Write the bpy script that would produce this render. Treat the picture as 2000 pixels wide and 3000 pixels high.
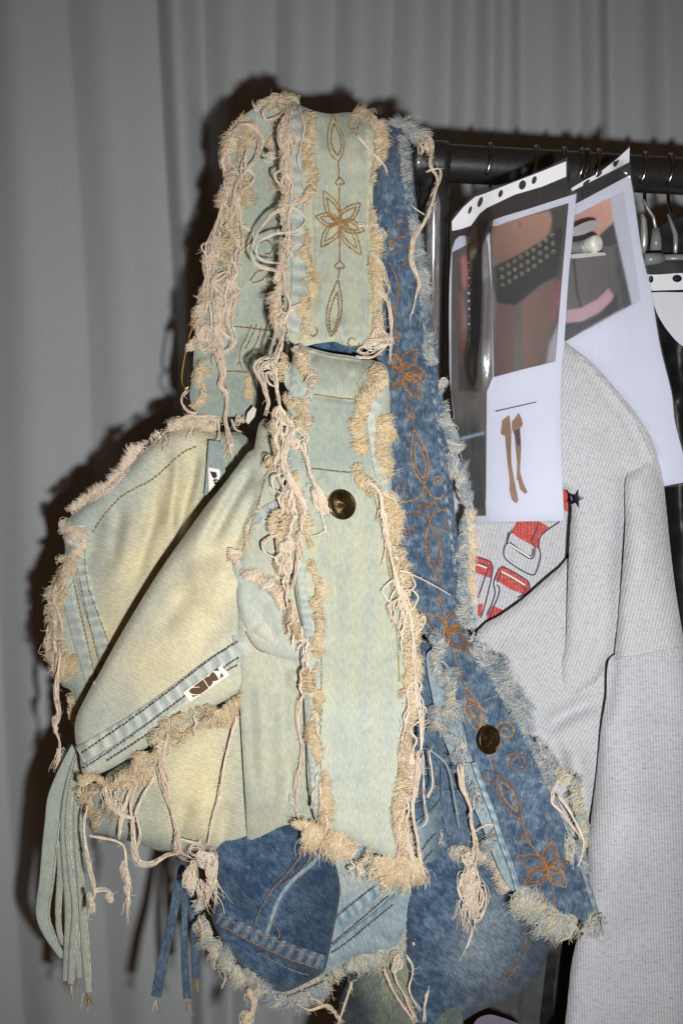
import bpy, math, random
import numpy as np
from mathutils import geometry, Vector

random.seed(7)
RNG = np.random.default_rng(7)
for o in list(bpy.data.objects):
    bpy.data.objects.remove(o)
SC = bpy.context.scene
COL = SC.collection

# ------------------------------------------------------------------ camera
FPX = 3214.0            # focal length in pixels of the 2000 x 3000 photograph
CAMZ = 1.30             # eye height (horizon at row 1500)
cam = bpy.data.cameras.new('camera')
cam.sensor_fit = 'VERTICAL'; cam.sensor_height = 36.0; cam.sensor_width = 24.0
cam.lens = 36.0 * FPX / 3000.0
cam.clip_start = 0.02; cam.clip_end = 30
camo = bpy.data.objects.new('camera', cam); COL.objects.link(camo)
camo.location = (0, 0, CAMZ); camo.rotation_euler = (math.radians(90), 0, 0)
SC.camera = camo

# ------------------------------------------------------------------ light: weak warm room light + the camera's flash
world = bpy.data.worlds.new('World'); SC.world = world; world.use_nodes = True
bg = world.node_tree.nodes['Background']
bg.inputs[0].default_value = (1.0, 0.52, 0.24, 1); bg.inputs[1].default_value = 0.05
fl = bpy.data.lights.new('flash', 'SPOT')
fl.energy = 53; fl.color = (1.0, 0.985, 0.97)
fl.spot_size = math.radians(92); fl.spot_blend = 1.0; fl.shadow_soft_size = 0.017
flo = bpy.data.objects.new('flash', fl); COL.objects.link(flo)
flo.location = (0.092, 0.0, CAMZ - 0.082)
tgt = Vector((0.0, 1.0, CAMZ - 0.03))
flo.rotation_euler = (tgt - Vector(flo.location)).to_track_quat('-Z', 'Y').to_euler()
SC.view_settings.view_transform = 'Standard'
SC.view_settings.look = 'None'
SC.view_settings.exposure = 0.0
SC.view_settings.gamma = 1.0

# ------------------------------------------------------------------ pixel helpers
def W(x, y, d):
    x = np.asarray(x, float); y = np.asarray(y, float); d = np.broadcast_to(np.asarray(d, float), x.shape)
    return np.stack([(x - 1000) / FPX * d, d, CAMZ - (y - 1500) / FPX * d], -1)

VIEWS = {'F': (0, 0, 1.27551), 'S': (0, 0, 1), 'R1': (500, 200, .54209), 'R2': (1200, 350, .5102), 'R3': (1200, 950, .5102),
         'R4': (100, 1100, .5102), 'R5': (600, 1100, .5102), 'R6': (100, 1900, .5102), 'R7': (500, 2200, .5102),
         'R8': (1100, 1700, .57398), 'N6': (500, 950, .2551), 'N7': (780, 980, .26786), 'LB': (530, 1930, .10842),
         'L2': (580, 1330, .07653), 'G3': (1700, 500, .21262), 'G4': (1350, 1350, .23597), 'G5': (1400, 2600, .2551)}
def Z(v, *pts):
    x0, y0, s = VIEWS[v]
    return [(x0 + a * s, y0 + b * s) for a, b in pts]

def srgb(r, g, b):
    f = lambda c: (c / 255 / 12.92) if c / 255 <= .04045 else ((c / 255 + .055) / 1.055) ** 2.4
    return (f(r), f(g), f(b))

def catmull(pts, step, closed=False):
    p = np.asarray(pts, float); n = len(p); out = []
    segs = n if closed else n - 1
    for i in range(segs):
        p1 = p[i]; p2 = p[(i + 1) % n]
        L = np.hypot(*(p2 - p1)[:2])
        if L < 1e-6: continue
        p0 = p[(i - 1) % n] if closed or i > 0 else p1
        p3 = p[(i + 2) % n] if closed or i + 2 < n else p2
        k = max(1, int(round(L / step)))
        t = (np.arange(k) / k)[:, None]
        out.append(.5 * ((2 * p1) + (-p0 + p2) * t + (2 * p0 - 5 * p1 + 4 * p2 - p3) * t ** 2 + (-p0 + 3 * p1 - 3 * p2 + p3) * t ** 3))
    if not closed: out.append(p[-1:])
    return np.concatenate(out)

def tps(ctrl):
    c = np.asarray(ctrl, float); X = c[:, :2] / 1000; n = len(c)
    if n < 3:
        m = c[:, 2].mean(); return lambda x, y: np.full(np.shape(x), m)
    U = lambda r2: np.where(r2 > 1e-12, r2 * np.log(np.maximum(r2, 1e-12)), 0)
    K = U(((X[:, None] - X[None]) ** 2).sum(-1)) + np.eye(n) * 2e-3
    Pm = np.c_[np.ones(n), X]
    A = np.zeros((n + 3, n + 3)); A[:n, :n] = K; A[:n, n:] = Pm; A[n:, :n] = Pm.T
    A[n + 0, n + 0] = A[n + 1, n + 1] = A[n + 2, n + 2] = -1e-9
    w = np.linalg.lstsq(A, np.r_[c[:, 2], 0, 0, 0], rcond=None)[0]
    def f(x, y):
        x = np.asarray(x, float) / 1000; y = np.asarray(y, float) / 1000
        r = w[n] + w[n + 1] * x + w[n + 2] * y
        for i in range(n):
            r = r + w[i] * U((x - X[i, 0]) ** 2 + (y - X[i, 1]) ** 2)
        return r
    return f

def pdist(x, y, path, closed=False):
    p = np.asarray(path, float)
    if closed: p = np.r_[p, p[:1]]
    seg = np.hypot(*np.diff(p, axis=0).T); tot = seg.sum() + 1e-9; acc = 0
    best = np.full(np.shape(x), 1e9); bt = np.zeros(np.shape(x)); bs = np.zeros(np.shape(x))
    for i in range(len(p) - 1):
        if seg[i] < 1e-6: continue
        a = p[i]; v = p[i + 1] - a
        t = np.clip(((x - a[0]) * v[0] + (y - a[1]) * v[1]) / (seg[i] ** 2), 0, 1)
        dx = x - a[0] - t * v[0]; dy = y - a[1] - t * v[1]
        dd = np.hypot(dx, dy); m = dd < best
        best = np.where(m, dd, best); bt = np.where(m, (acc + t * seg[i]) / tot, bt)
        bs = np.where(m, np.sign(v[0] * dy - v[1] * dx), bs)
        acc += seg[i]
    return best, bt, bs

def inside(x, y, poly):
    p = np.asarray(poly, float); r = np.zeros(np.shape(x), bool); j = len(p) - 1
    for i in range(len(p)):
        c = ((p[i, 1] > y) != (p[j, 1] > y))
        xx = (p[j, 0] - p[i, 0]) * (y - p[i, 1]) / (p[j, 1] - p[i, 1] + 1e-12) + p[i, 0]
        r ^= c & (x < xx); j = i
    return r

def nz(x, y, sc, seed=0):
    r = np.random.default_rng(seed + 1000); v = 0
    for k in range(6):
        a = r.uniform(0, 6.283); f = 6.283 / sc * r.uniform(.6, 1.7); ph = r.uniform(0, 6.283)
        v = v + np.sin((x * math.cos(a) + y * math.sin(a)) * f + ph + 1.3 * np.sin((x * math.sin(a) - y * math.cos(a)) * f * .6 + ph * 2))
    return v / 6

class Surf:
    """depth field d(x, y) of one cloth piece: smooth base, rounded rim, folds, fine unevenness"""
    def __init__(s, ctrl, outline=None, cushion=0, cw=60, folds=(), noise=0, ns=140, seed=0):
        s.box = np.asarray(ctrl, float)[:, :2] if outline is None else np.r_[np.asarray(ctrl, float)[:, :2], np.asarray(outline, float)]
        s.f = tps(ctrl); s.outline = outline; s.cushion = cushion; s.cw = cw
        s.folds = [(catmull(fp, 25) if len(fp) > 2 else np.asarray(fp, float), *r) for fp, *r in folds]
        s.noise = noise; s.ns = ns; s.seed = seed
    def d(s, x, y):
        x = np.asarray(x, float); y = np.asarray(y, float)
        r = s.f(x, y)
        if s.cushion:
            dist, _, _ = pdist(x, y, s.outline, True)
            dist = np.where(inside(x, y, s.outline), dist, 0)
            u = np.clip(dist / s.cw, 0, 1)
            r = r - s.cushion * np.sqrt(1 - (1 - u) ** 2)
        for fd in s.folds:
            path, w, a = fd[0], fd[1], fd[2]; kind = fd[3] if len(fd) > 3 else 'g'
            dist, t, sd = pdist(x, y, path)
            fade = 1.0
            if kind in 'gs':
                q = np.clip(np.minimum(t, 1 - t) / .3, 0, 1); fade = q * q * (3 - 2 * q)
            if kind in 'gG': r = r - a * fade * np.exp(-(dist / w) ** 2)
            else:            # a lap: one side stands proud and falls away slowly
                e = np.where(sd > 0, np.exp(-dist / (5 * w)), np.exp(-(dist / (.5 * w)) ** 2))
                r = r - a * fade * e
        if s.noise:
            r = r + s.noise * nz(x, y, s.ns, s.seed)
        return r
    def q(s, x, y):
        """d(x, y) read from a cached grid (for yarns and stitches)"""
        if not hasattr(s, 'grid'):
            pts = s.box
            s.x0, s.y0 = pts.min(0) - 130; x1, y1 = pts.max(0) + 130
            s.nx = int((x1 - s.x0) / 7) + 2; s.ny = int((y1 - s.y0) / 7) + 2
            gx, gy = np.meshgrid(s.x0 + np.arange(s.nx) * 7., s.y0 + np.arange(s.ny) * 7.)
            s.grid = s.d(gx, gy)
        u = np.clip((np.asarray(x, float) - s.x0) / 7, 0, s.nx - 1.001); v = np.clip((np.asarray(y, float) - s.y0) / 7, 0, s.ny - 1.001)
        i = u.astype(int); j = v.astype(int); a = u - i; b = v - j; g = s.grid
        return (g[j, i] * (1 - a) + g[j, i + 1] * a) * (1 - b) + (g[j + 1, i] * (1 - a) + g[j + 1, i + 1] * a) * b
    def at(s, x, y, off=0.0):
        return W(x, y, s.q(x, y) - off)

class Const(Surf):
    def __init__(s, ctrl): s.f = tps(ctrl); s.box = np.asarray(ctrl, float)[:, :2]
    def d(s, x, y): return s.f(x, y)

# ------------------------------------------------------------------ object helpers
def link(name, me, mat=None, parent=None, smooth=True):
    o = bpy.data.objects.new(name, me); COL.objects.link(o)
    if mat: me.materials.append(mat)
    if parent: o.parent = parent
    if smooth and len(me.polygons): me.polygons.foreach_set('use_smooth', np.ones(len(me.polygons), bool))
    return o
def thing(name, label, cat, group=None):
    o = bpy.data.objects.new(name, None); COL.objects.link(o)
    o['label'] = label; o['category'] = cat
    if group: o['group'] = group
    return o
def tag(o, label, cat, group=None):
    o['label'] = label; o['category'] = cat
    if group: o['group'] = group
    return o

def setattrs(me, uv=None, wear_shade=None):
    n = len(me.vertices)
    if uv is not None:
        l = me.uv_layers.new(name='UVMap')
        idx = np.zeros(len(me.loops), int); me.loops.foreach_get('vertex_index', idx)
        l.data.foreach_set('uv', uv[idx].astype(np.float32).ravel())
    if wear_shade is not None:
        a = me.attributes.new('wear_shade', 'FLOAT_COLOR', 'POINT')  # holds fabric wear, printed colours and some painted shade
        a.data.foreach_set('color', wear_shade.astype(np.float32).ravel())

def cloth(name, outline, surf, mat, parent=None, res=11, th=.0014, back=None, rot=0, wear_shade=None, step=None, closed=True, holes=(), jag=0, offs=0.0, raw=False):
    """a cloth piece: outline (photo pixels) filled with a fine mesh laid on the depth field, given real thickness"""
    out = np.asarray(outline, float) if raw else catmull(outline, step or res, True)
    if jag:
        out = out + RNG.normal(0, jag, out.shape)
    hs = [catmull(h, step or res, True) if not raw else np.asarray(h, float) for h in holes]
    x0, y0 = out.min(0); x1, y1 = out.max(0)
    gx, gy = np.meshgrid(np.arange(x0, x1 + res, res), np.arange(y0, y1 + res, res * .866))
    gx = gx + (np.arange(gx.shape[0]) % 2)[:, None] * res * .5
    gx = gx.ravel() + RNG.uniform(-.12, .12, gx.size) * res; gy = gy.ravel() + RNG.uniform(-.12, .12, gy.size) * res
    m = inside(gx, gy, out)
    gx, gy = gx[m], gy[m]
    dist, _, _ = pdist(gx, gy, out, True); m = dist > res * .55
    for h in hs:
        dh, _, _ = pdist(gx, gy, h, True); m &= (dh > res * .5) & ~inside(gx, gy, h)
    pts = [out]; edges = []; n = len(out)
    edges += [(i, (i + 1) % n) for i in range(n)]
    for h in hs:
        pts.append(h); edges += [(n + i, n + (i + 1) % len(h)) for i in range(len(h))]; n += len(h)
    pts.append(np.c_[gx[m], gy[m]])
    P2 = np.concatenate(pts)
    vs, es, fs, *_ = geometry.delaunay_2d_cdt([Vector(p) for p in P2], edges, [], 0, 1e-4)
    V2 = np.array([(v.x, v.y) for v in vs]); T = np.array([f for f in fs if len(f) == 3])
    c = V2[T].mean(1)
    keep = inside(c[:, 0], c[:, 1], out)
    for h in hs: keep &= ~inside(c[:, 0], c[:, 1], h)
    T = T[keep]
    a = V2[T]; cr = (a[:, 1, 0] - a[:, 0, 0]) * (a[:, 2, 1] - a[:, 0, 1]) - (a[:, 1, 1] - a[:, 0, 1]) * (a[:, 2, 0] - a[:, 0, 0])
    T = np.where((cr > 0)[:, None], T[:, ::-1], T)          # image y points down: face the camera
    X, Y = V2[:, 0], V2[:, 1]
    D = surf.d(X, Y) - offs
    DB = back(X, Y, D) if back is not None else D + th
    front = W(X, Y, D); bk = W(X, Y, DB)
    # rim edges = edges used once
    E = np.sort(np.concatenate([T[:, [0, 1]], T[:, [1, 2]], T[:, [2, 0]]]), 1)
    Ed = np.concatenate([T[:, [0, 1]], T[:, [1, 2]], T[:, [2, 0]]])
    _, inv, cnt = np.unique(E[:, 0] * 10000000 + E[:, 1], return_inverse=True, return_counts=True)
    rim = Ed[cnt[inv] == 1]
    nv = len(V2); rv = np.unique(rim); mp = {int(v): i for i, v in enumerate(rv)}
    verts = np.concatenate([front, bk, front[rv], bk[rv]])
    faces = [tuple(t) for t in T] + [tuple(t[::-1] + nv) for t in T]
    nr = len(rv)
    faces += [(2 * nv + mp[int(b)], 2 * nv + mp[int(a_)], 2 * nv + nr + mp[int(a_)], 2 * nv + nr + mp[int(b)]) for a_, b in rim]
    me = bpy.data.meshes.new(name); me.from_pydata(verts.tolist(), [], [tuple(int(i) for i in f) for f in faces])
    ca, sa = math.cos(rot), math.sin(rot)
    uv = np.c_[(X * ca - Y * sa), (X * sa + Y * ca)] / FPX
    UV = np.concatenate([uv, uv, uv[rv], uv[rv]])
    wr = np.zeros((nv, 4)); wr[:, 3] = 1
    if wear_shade is not None:
        q = wear_shade(X, Y)
        for k in range(3): wr[:, k] = np.clip(q[k], 0, 1)
    WR = np.concatenate([wr, wr, wr[rv], wr[rv]])
    setattrs(me, UV, WR)
    return link(name, me, mat, parent)

class Threads:
    """collects yarns and stitches as thin three-sided tubes"""
    def __init__(s): s.g = {}
    def add(s, P, r, col, taper=.5):
        s.g.setdefault(len(P), []).append((np.asarray(P, float), r, col, taper))
    def build(s, name, mat, parent, stuff=True):
        V = []; F = []; C = []; base = 0
        for n, lst in s.g.items():
            P = np.stack([a[0] for a in lst]); M = len(lst)
            r = np.array([a[1] for a in lst]); col = np.array([a[2] for a in lst]); tp = np.array([a[3] for a in lst])
            T = np.gradient(P, axis=1); T /= np.linalg.norm(T, axis=2, keepdims=True) + 1e-12
            ref = np.array([.35, 1., .2]) + RNG.normal(0, .15, (M, 1, 3))
            A = np.cross(T, ref); A /= np.linalg.norm(A, axis=2, keepdims=True) + 1e-12
            B = np.cross(T, A)
            u = np.linspace(0, 1, n)[None]
            rad = r[:, None] * (1 - tp[:, None] * u ** 2)
            ring = []
            for k in range(3):
                an = 2.0944 * k + .5
                ring.append(P + (A * math.cos(an) + B * math.sin(an)) * rad[..., None])
            R = np.stack(ring, 2).reshape(-1, 3)                       # M, n, 3
            V.append(R); C.append(np.repeat(col, n * 3, 0))
            i = (np.arange(M)[:, None, None] * n + np.arange(n - 1)[None, :, None]) * 3
            k = np.arange(3)[None, None]
            k2 = (k + 1) % 3
            q = np.stack([i + k, i + k2, i + 3 + k2, i + 3 + k], -1).reshape(-1, 4) + base
            F.append(q); base += len(R)
        if not V: return None
        V = np.concatenate(V); F = np.concatenate(F); C = np.concatenate(C)
        me = bpy.data.meshes.new(name)
        me.vertices.add(len(V)); me.vertices.foreach_set('co', V.astype(np.float32).ravel())
        me.loops.add(F.size); me.loops.foreach_set('vertex_index', F.astype(np.int32).ravel())
        me.polygons.add(len(F)); me.polygons.foreach_set('loop_start', np.arange(0, F.size, 4, dtype=np.int32))
        me.update(calc_edges=True); me.validate()
        a = me.attributes.new('tint', 'FLOAT_COLOR', 'POINT')
        a.data.foreach_set('color', np.c_[C, np.ones(len(C))].astype(np.float32).ravel())
        o = link(name, me, mat, parent)
        if stuff: o['kind'] = 'stuff'
        return o

def pick(pal):
    c = np.array(pal[RNG.integers(len(pal))]); return np.clip(c * RNG.uniform(.82, 1.12), 0, .95)

PAL_TAN = [srgb(240, 220, 178), srgb(228, 204, 154), srgb(246, 230, 194), srgb(236, 212, 166), srgb(244, 226, 198)]
PAL_PINK = [srgb(252, 234, 210), srgb(247, 226, 200), srgb(254, 241, 222), srgb(244, 220, 198)]
PAL_MIX = PAL_TAN + PAL_PINK
PAL_TEAL = [srgb(190, 199, 198), srgb(216, 216, 206), srgb(146, 164, 178), srgb(236, 230, 214), srgb(118, 140, 162)]
PAL_OLIVE = [srgb(226, 216, 186), srgb(202, 203, 190), srgb(160, 176, 182), srgb(238, 228, 204)]

def fuzz(T, path, surf, L=40, every=20, per=15, side=1, lean=.7, bias=0., curl=1.6, lift=.006, pal=PAL_TAN, r=.00029, seg=6, spread=15, off=.001, inset=.3, dense=2.3):
    """raw-edge fluff: matted, overlapping, curling locks of fine yarn along a path"""
    p = catmull(path, 4); tg = np.gradient(p, axis=0); tg /= np.linalg.norm(tg, axis=1, keepdims=True) + 1e-9
    n = len(p); i = 0.; s = np.linspace(0, 1, seg)[None]
    ph = random.uniform(0, 100); pa = np.array(pal); spread = spread * 1.15
    while i < n:
        c = p[int(i)] + RNG.normal(0, L * .06, 2); t = tg[int(i)]
        sg = side if side else (1 if math.sin(i * .17 + ph) + random.uniform(-.9, .9) > 0 else -1)
        nn = np.array([-t[1], t[0]]) * sg
        sm = math.sin(i * .11 + ph) + .6 * math.sin(i * .27 + ph * 2.3)
        base = math.atan2(nn[1], nn[0]) + bias * sg + lean * (.75 * sm + .3 * random.uniform(-1, 1))
        kc = curl * (1 if math.sin(i * .05 + 1.7 * ph) + random.uniform(-.5, .5) > 0 else -1) * random.uniform(.7, 1.5)
        mod = .5 * math.sin(i * .063 + ph) + .35 * math.sin(i * .149 + 2 * ph) + .25 * math.sin(i * .31 + 3 * ph)
        if mod < -.48 and random.random() < .75: i += every / 4; continue
        Lk = L * random.uniform(.6, 1.15) * (1 + .5 * mod); li = lift * random.uniform(.35, 1.2) * (1 + .4 * mod)
        m = int(per * (1 + .35 * mod) * dense * random.uniform(.7, 1.3))
        tone = random.uniform(.92, 1.06); hue = pa[random.randrange(len(pa))]
        ll = Lk * RNG.uniform(.5, 1.05, (m, 1)); u = RNG.uniform(-1, 1, (m, 1)); v = RNG.uniform(-inset, .1, (m, 1)) * L
        a = base - .45 * kc + kc * s * 1.5 + .35 * np.sin(s * 5 + ph + i) + RNG.normal(0, .14, (m, 1)) + RNG.normal(0, .45, (m, 1)) * s
        dx = np.cumsum(np.c_[np.zeros(m), np.cos(a[:, :-1])], 1) * ll / (seg - 1); dy = np.cumsum(np.c_[np.zeros(m), np.sin(a[:, :-1])], 1) * ll / (seg - 1)
        cv = 1 - .55 * s ** 1.3
        X = c[0] + t[0] * u * spread * cv + nn[0] * v + dx; Y = c[1] + t[1] * u * spread * cv + nn[1] * v + dy + .10 * ll * s ** 2
        o = off + li * np.sin(np.pi * s * .92 + .1) * RNG.uniform(.1, 1.1, (m, 1))
        P = surf.at(X, Y, o)
        for k in range(m):
            T.add(P[k], r * random.uniform(.7, 1.3), np.clip((.6 * hue + .4 * pa[random.randrange(len(pa))]) * tone * random.uniform(.92, 1.08), 0, .95), .5)
        if random.random() < .3:                                # one wild fibre
            aa = base + random.uniform(-1, 1) + random.uniform(-3, 3) * s[0]; l = L * random.uniform(.7, 1.5)
            T.add(surf.at(c[0] + np.cumsum(np.cos(aa)) * l / seg, c[1] + np.cumsum(np.sin(aa)) * l / seg, off + li * 1.2 * s[0]), r * .8, pick(pal), .6)
        i += every / 4 * random.uniform(.6, 1.15)

def strand(T, path, surf, n=5, w=10, r=.00033, pal=PAL_PINK, twist=None, off=.004, wob=1.0, ends=True, step=9):
    p = catmull(path, step); m = len(p)
    if m < 5: p = catmull(path, step / 3); m = len(p)
    tg = np.gradient(p, axis=0); tg /= np.linalg.norm(tg, axis=1, keepdims=True) + 1e-9
    nn = np.c_[-tg[:, 1], tg[:, 0]]; s = np.arange(m) * step
    tw = twist if twist is not None else random.uniform(.003, .008)
    f1 = random.uniform(.012, .03); pinch = .62 + .38 * np.sin(s * f1 + random.uniform(0, 6))
    n = n if n <= 1 else int(n * 2.4)
    D = surf.q(p[:, 0], p[:, 1]); hue = np.array(pal[random.randrange(len(pal))])
    for j in range(n):
        ph = 6.283 * j / n + random.uniform(-.6, .6); amp = 1.15 * w * random.uniform(.15, 1.0) ** .7
        lat = amp * np.cos(ph + tw * s * 6.283) * pinch + wob * 1.6 * np.sin(s * random.uniform(.02, .06) + random.uniform(0, 6))
        dep = off + (amp / FPX) * .9 * np.sin(ph + tw * s * 6.283)
        a = 0; b = m
        if ends and n > 1:
            a = random.randint(0, max(0, m // 10)); b = m - random.randint(0, max(0, m // 6))
        if b - a < 4: a, b = 0, m
        q = p + nn * lat[:, None]
        T.add(W(q[:, 0], q[:, 1], D - dep)[a:b], r * random.uniform(.8, 1.2), .5 * hue + .5 * pick(pal), .3)
    for _ in range(n):                                    # stray fibres
        k = random.randint(0, m - 1); a0 = random.uniform(0, 6.283); L = random.uniform(8, 26)
        ss = np.linspace(0, 1, 6); a = a0 + random.uniform(-2, 2) * ss
        X = p[k, 0] + np.cumsum(np.cos(a)) * L / 6; Y = p[k, 1] + np.cumsum(np.sin(a)) * L / 6
        T.add(W(X, Y, D[k] - off - .002 * ss), r * .6, pick(pal), .6)

def nest(T, c, rx, ry, n, surf, r=.00034, pal=PAL_PINK, off=.004, deep=.007, ang=0):
    """a matted tangle: soft overlapping loops that share a few centres"""
    d0 = float(surf.q(np.array([c[0]]), np.array([c[1]]))[0])
    ctr = [(random.gauss(0, .3), random.gauss(0, .35), random.uniform(.35, .75), random.uniform(-.8, .8)) for _ in range(3 + n // 10)]
    ca, sa = math.cos(ang), math.sin(ang)
    for _ in range(int(n * 3.2)):
        m = 12; cx, cy, q0, tl = random.choice(ctr); a0 = random.uniform(0, 6.283); tot = random.uniform(1.6, 4.2) * random.choice((-1, 1))
        t = np.linspace(0, 1, m); a = a0 + tot * t; k = q0 * random.uniform(.35, 1.05)
        x = k * np.cos(a) * .75; y = k * np.sin(a) * (1.0 + .25 * np.sin(2 * t + a0))
        x, y = x * math.cos(tl) - y * math.sin(tl) + cx + random.gauss(0, .06), x * math.sin(tl) + y * math.cos(tl) + cy + random.gauss(0, .06)
        q = np.clip(x ** 2 + y ** 2, 0, 1); x = x * rx; y = y * ry
        X = c[0] + x * ca - y * sa; Y = c[1] + x * sa + y * ca
        o = off + deep * (np.sqrt(1 - q) - .4) * random.uniform(-.2, 1) + .0008 * np.sin(a * 2)
        T.add(W(X, Y, d0 - o), r * random.uniform(.75, 1.2), pick(pal), .2)

def tassel(T, c, L, n, surf, spread=20, ang=1.57, r=.00042, pal=PAL_PINK, off=.005):
    d0 = float(surf.q(np.array([c[0]]), np.array([c[1]]))[0])
    for _ in range(int(n * 1.5)):
        s = np.linspace(0, 1, 8); l = L * random.uniform(.45, 1.1)
        a = ang + random.gauss(0, .16) + random.uniform(-.6, .6) * s + .25 * np.sin(s * 6 + random.uniform(0, 6))
        X = c[0] + random.uniform(-1, 1) * spread + np.cumsum(np.cos(a)) * l / 8; Y = c[1] + random.uniform(-.3, .3) * spread + np.cumsum(np.sin(a)) * l / 8
        T.add(W(X, Y, d0 - off + random.gauss(0, .0015)), r * random.uniform(.7, 1.2), pick(pal), .6)

def stitches(T, path, surf, gap=12, ln=8, r=.0007, col=srgb(120, 92, 50), off=.0012, closed=False, jit=.6):
    p = catmull(path, 2.0, closed)
    sl = np.r_[0, np.cumsum(np.hypot(*np.diff(p, axis=0).T))]
    k = 0.
    while k + ln < sl[-1]:
        ss = np.array([k, k + ln * .33, k + ln * .66, k + ln])
        X = np.interp(ss, sl, p[:, 0]) + random.uniform(-jit, jit); Y = np.interp(ss, sl, p[:, 1]) + random.uniform(-jit, jit)
        o = off + np.array([-.0006, .0003, .0003, -.0006])
        T.add(surf.at(X, Y, o), r, np.array(col) * random.uniform(.7, 1.25), 0.0)
        k += gap

def band(name, path, width, surf, mat, parent, off=.0014, ripple=.0007, period=34, wearamt=.6, rot=0, prof=6, cream=0.0, slant=.6, edge=.0006):
    """a seam or hem strip lying on a cloth piece, its puckers modelled"""
    p = catmull(path, 6); tg = np.gradient(p, axis=0); tg /= np.linalg.norm(tg, axis=1, keepdims=True) + 1e-9
    nn = np.c_[-tg[:, 1], tg[:, 0]]; m = len(p); s = np.arange(m) * 6.
    hw = np.broadcast_to(np.asarray(width, float), (m,)) / 2 if np.ndim(width) == 0 else np.interp(np.linspace(0, 1, m), np.linspace(0, 1, len(width)), width) / 2
    V = []; C = []; UV = []
    ph = np.cumsum(RNG.uniform(.6, 1.4, m)) * 6 * 6.283 / period
    us = np.linspace(-1, 1, prof)
    for j, u in enumerate(us):
        X = p[:, 0] + nn[:, 0] * hw * u; Y = p[:, 1] + nn[:, 1] * hw * u
        rp = np.sin(ph + u * slant)
        h = off * (1 - .0 * abs(u)) + ripple * rp * (1 - u * u * .6)
        V.append(W(X, Y, surf.d(X, Y) - h)); g = np.clip(.35 + .5 * rp, 0, 1) * wearamt
        C.append(np.c_[np.full(m, cream), g, np.zeros(m), np.ones(m)]); UV.append(np.c_[X * math.cos(rot) - Y * math.sin(rot), X * math.sin(rot) + Y * math.cos(rot)] / FPX)
    # side skirts down onto the cloth
    for u in (-1, 1):
        X = p[:, 0] + nn[:, 0] * hw * u * 1.02; Y = p[:, 1] + nn[:, 1] * hw * u * 1.02
        row = W(X, Y, surf.d(X, Y) + .0006)
        if u == -1: V.insert(0, row); C.insert(0, C[0]); UV.insert(0, UV[0])
        else: V.append(row); C.append(C[-1]); UV.append(UV[-1])
    R = len(V); verts = np.concatenate(V); faces = []
    for j in range(R - 1):
        for i in range(m - 1):
            a = j * m + i; faces.append((a, a + 1, a + m + 1, a + m))
    me = bpy.data.meshes.new(name); me.from_pydata(verts.tolist(), [], faces)
    setattrs(me, np.concatenate(UV), np.concatenate(C))
    return link(name, me, mat, parent)

def cord(name, path, width, surf, mat, parent, th=.003, off=.002, twist=0.0, wear_shade=(0, .2, 0), rot=0):
    """a flat folded tape or round cord with a closed section following a path"""
    p = catmull(path, 14); m = len(p); tg = np.gradient(p, axis=0); tg /= np.linalg.norm(tg, axis=1, keepdims=True) + 1e-9
    nn = np.c_[-tg[:, 1], tg[:, 0]]
    w = np.interp(np.linspace(0, 1, m), np.linspace(0, 1, len(width)), width) / 2 if np.ndim(width) else np.full(m, width / 2)
    D = surf.d(p[:, 0], p[:, 1]) - off; V = []; UV = []
    K = 10
    for k in range(K):
        a = 6.283 * k / K; ca = math.copysign(abs(math.cos(a)) ** .6, math.cos(a)); sa = math.sin(a)
        X = p[:, 0] + nn[:, 0] * w * ca; Y = p[:, 1] + nn[:, 1] * w * ca
        V.append(W(X, Y, D - sa * th / 2 - twist * ca * w / FPX)); UV.append(np.c_[(X * math.cos(rot) - Y * math.sin(rot)), (X * math.sin(rot) + Y * math.cos(rot))] / FPX)
    verts = np.concatenate(V); faces = []
    for k in range(K):
        k2 = (k + 1) % K
        for i in range(m - 1):
            faces.append((k * m + i, k2 * m + i, k2 * m + i + 1, k * m + i + 1))
    faces += [tuple(k * m for k in range(K)), tuple(k * m + m - 1 for k in range(K))[::-1]]
    me = bpy.data.meshes.new(name); me.from_pydata(verts.tolist(), [], faces)
    c = np.zeros((len(verts), 4)); c[:] = (*wear_shade, 1)
    setattrs(me, np.concatenate(UV), c)
    return link(name, me, mat, parent)

def tube(name, P, r, mat, parent, K=14, cap=True):
    """round tube along world points P, radius r (number or list)"""
    P = np.asarray(P, float); m = len(P); T = np.gradient(P, axis=0); T /= np.linalg.norm(T, axis=1, keepdims=True)
    r = np.broadcast_to(np.asarray(r, float), (m,))
    ref = np.array([.13, .2, .97]) if abs(T[0, 2]) < .9 else np.array([1., .1, .05])
    A = np.cross(T[0], ref); A /= np.linalg.norm(A); As = [A]
    for i in range(1, m):
        A = A - T[i] * (A @ T[i]); A /= np.linalg.norm(A); As.append(A)
    As = np.array(As); B = np.cross(T, As); V = []
    for k in range(K):
        a = 6.283185 * k / K; V.append(P + (As * math.cos(a) + B * math.sin(a)) * r[:, None])
    verts = np.stack(V, 1).reshape(-1, 3); faces = []
    for i in range(m - 1):
        for k in range(K):
            k2 = (k + 1) % K; faces.append((i * K + k, i * K + k2, i * K + K + k2, i * K + K + k))
    if cap: faces += [tuple(range(K))[::-1], tuple((m - 1) * K + k for k in range(K))]
    me = bpy.data.meshes.new(name); me.from_pydata(verts.tolist(), [], faces)
    return link(name, me, mat, parent)

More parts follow.
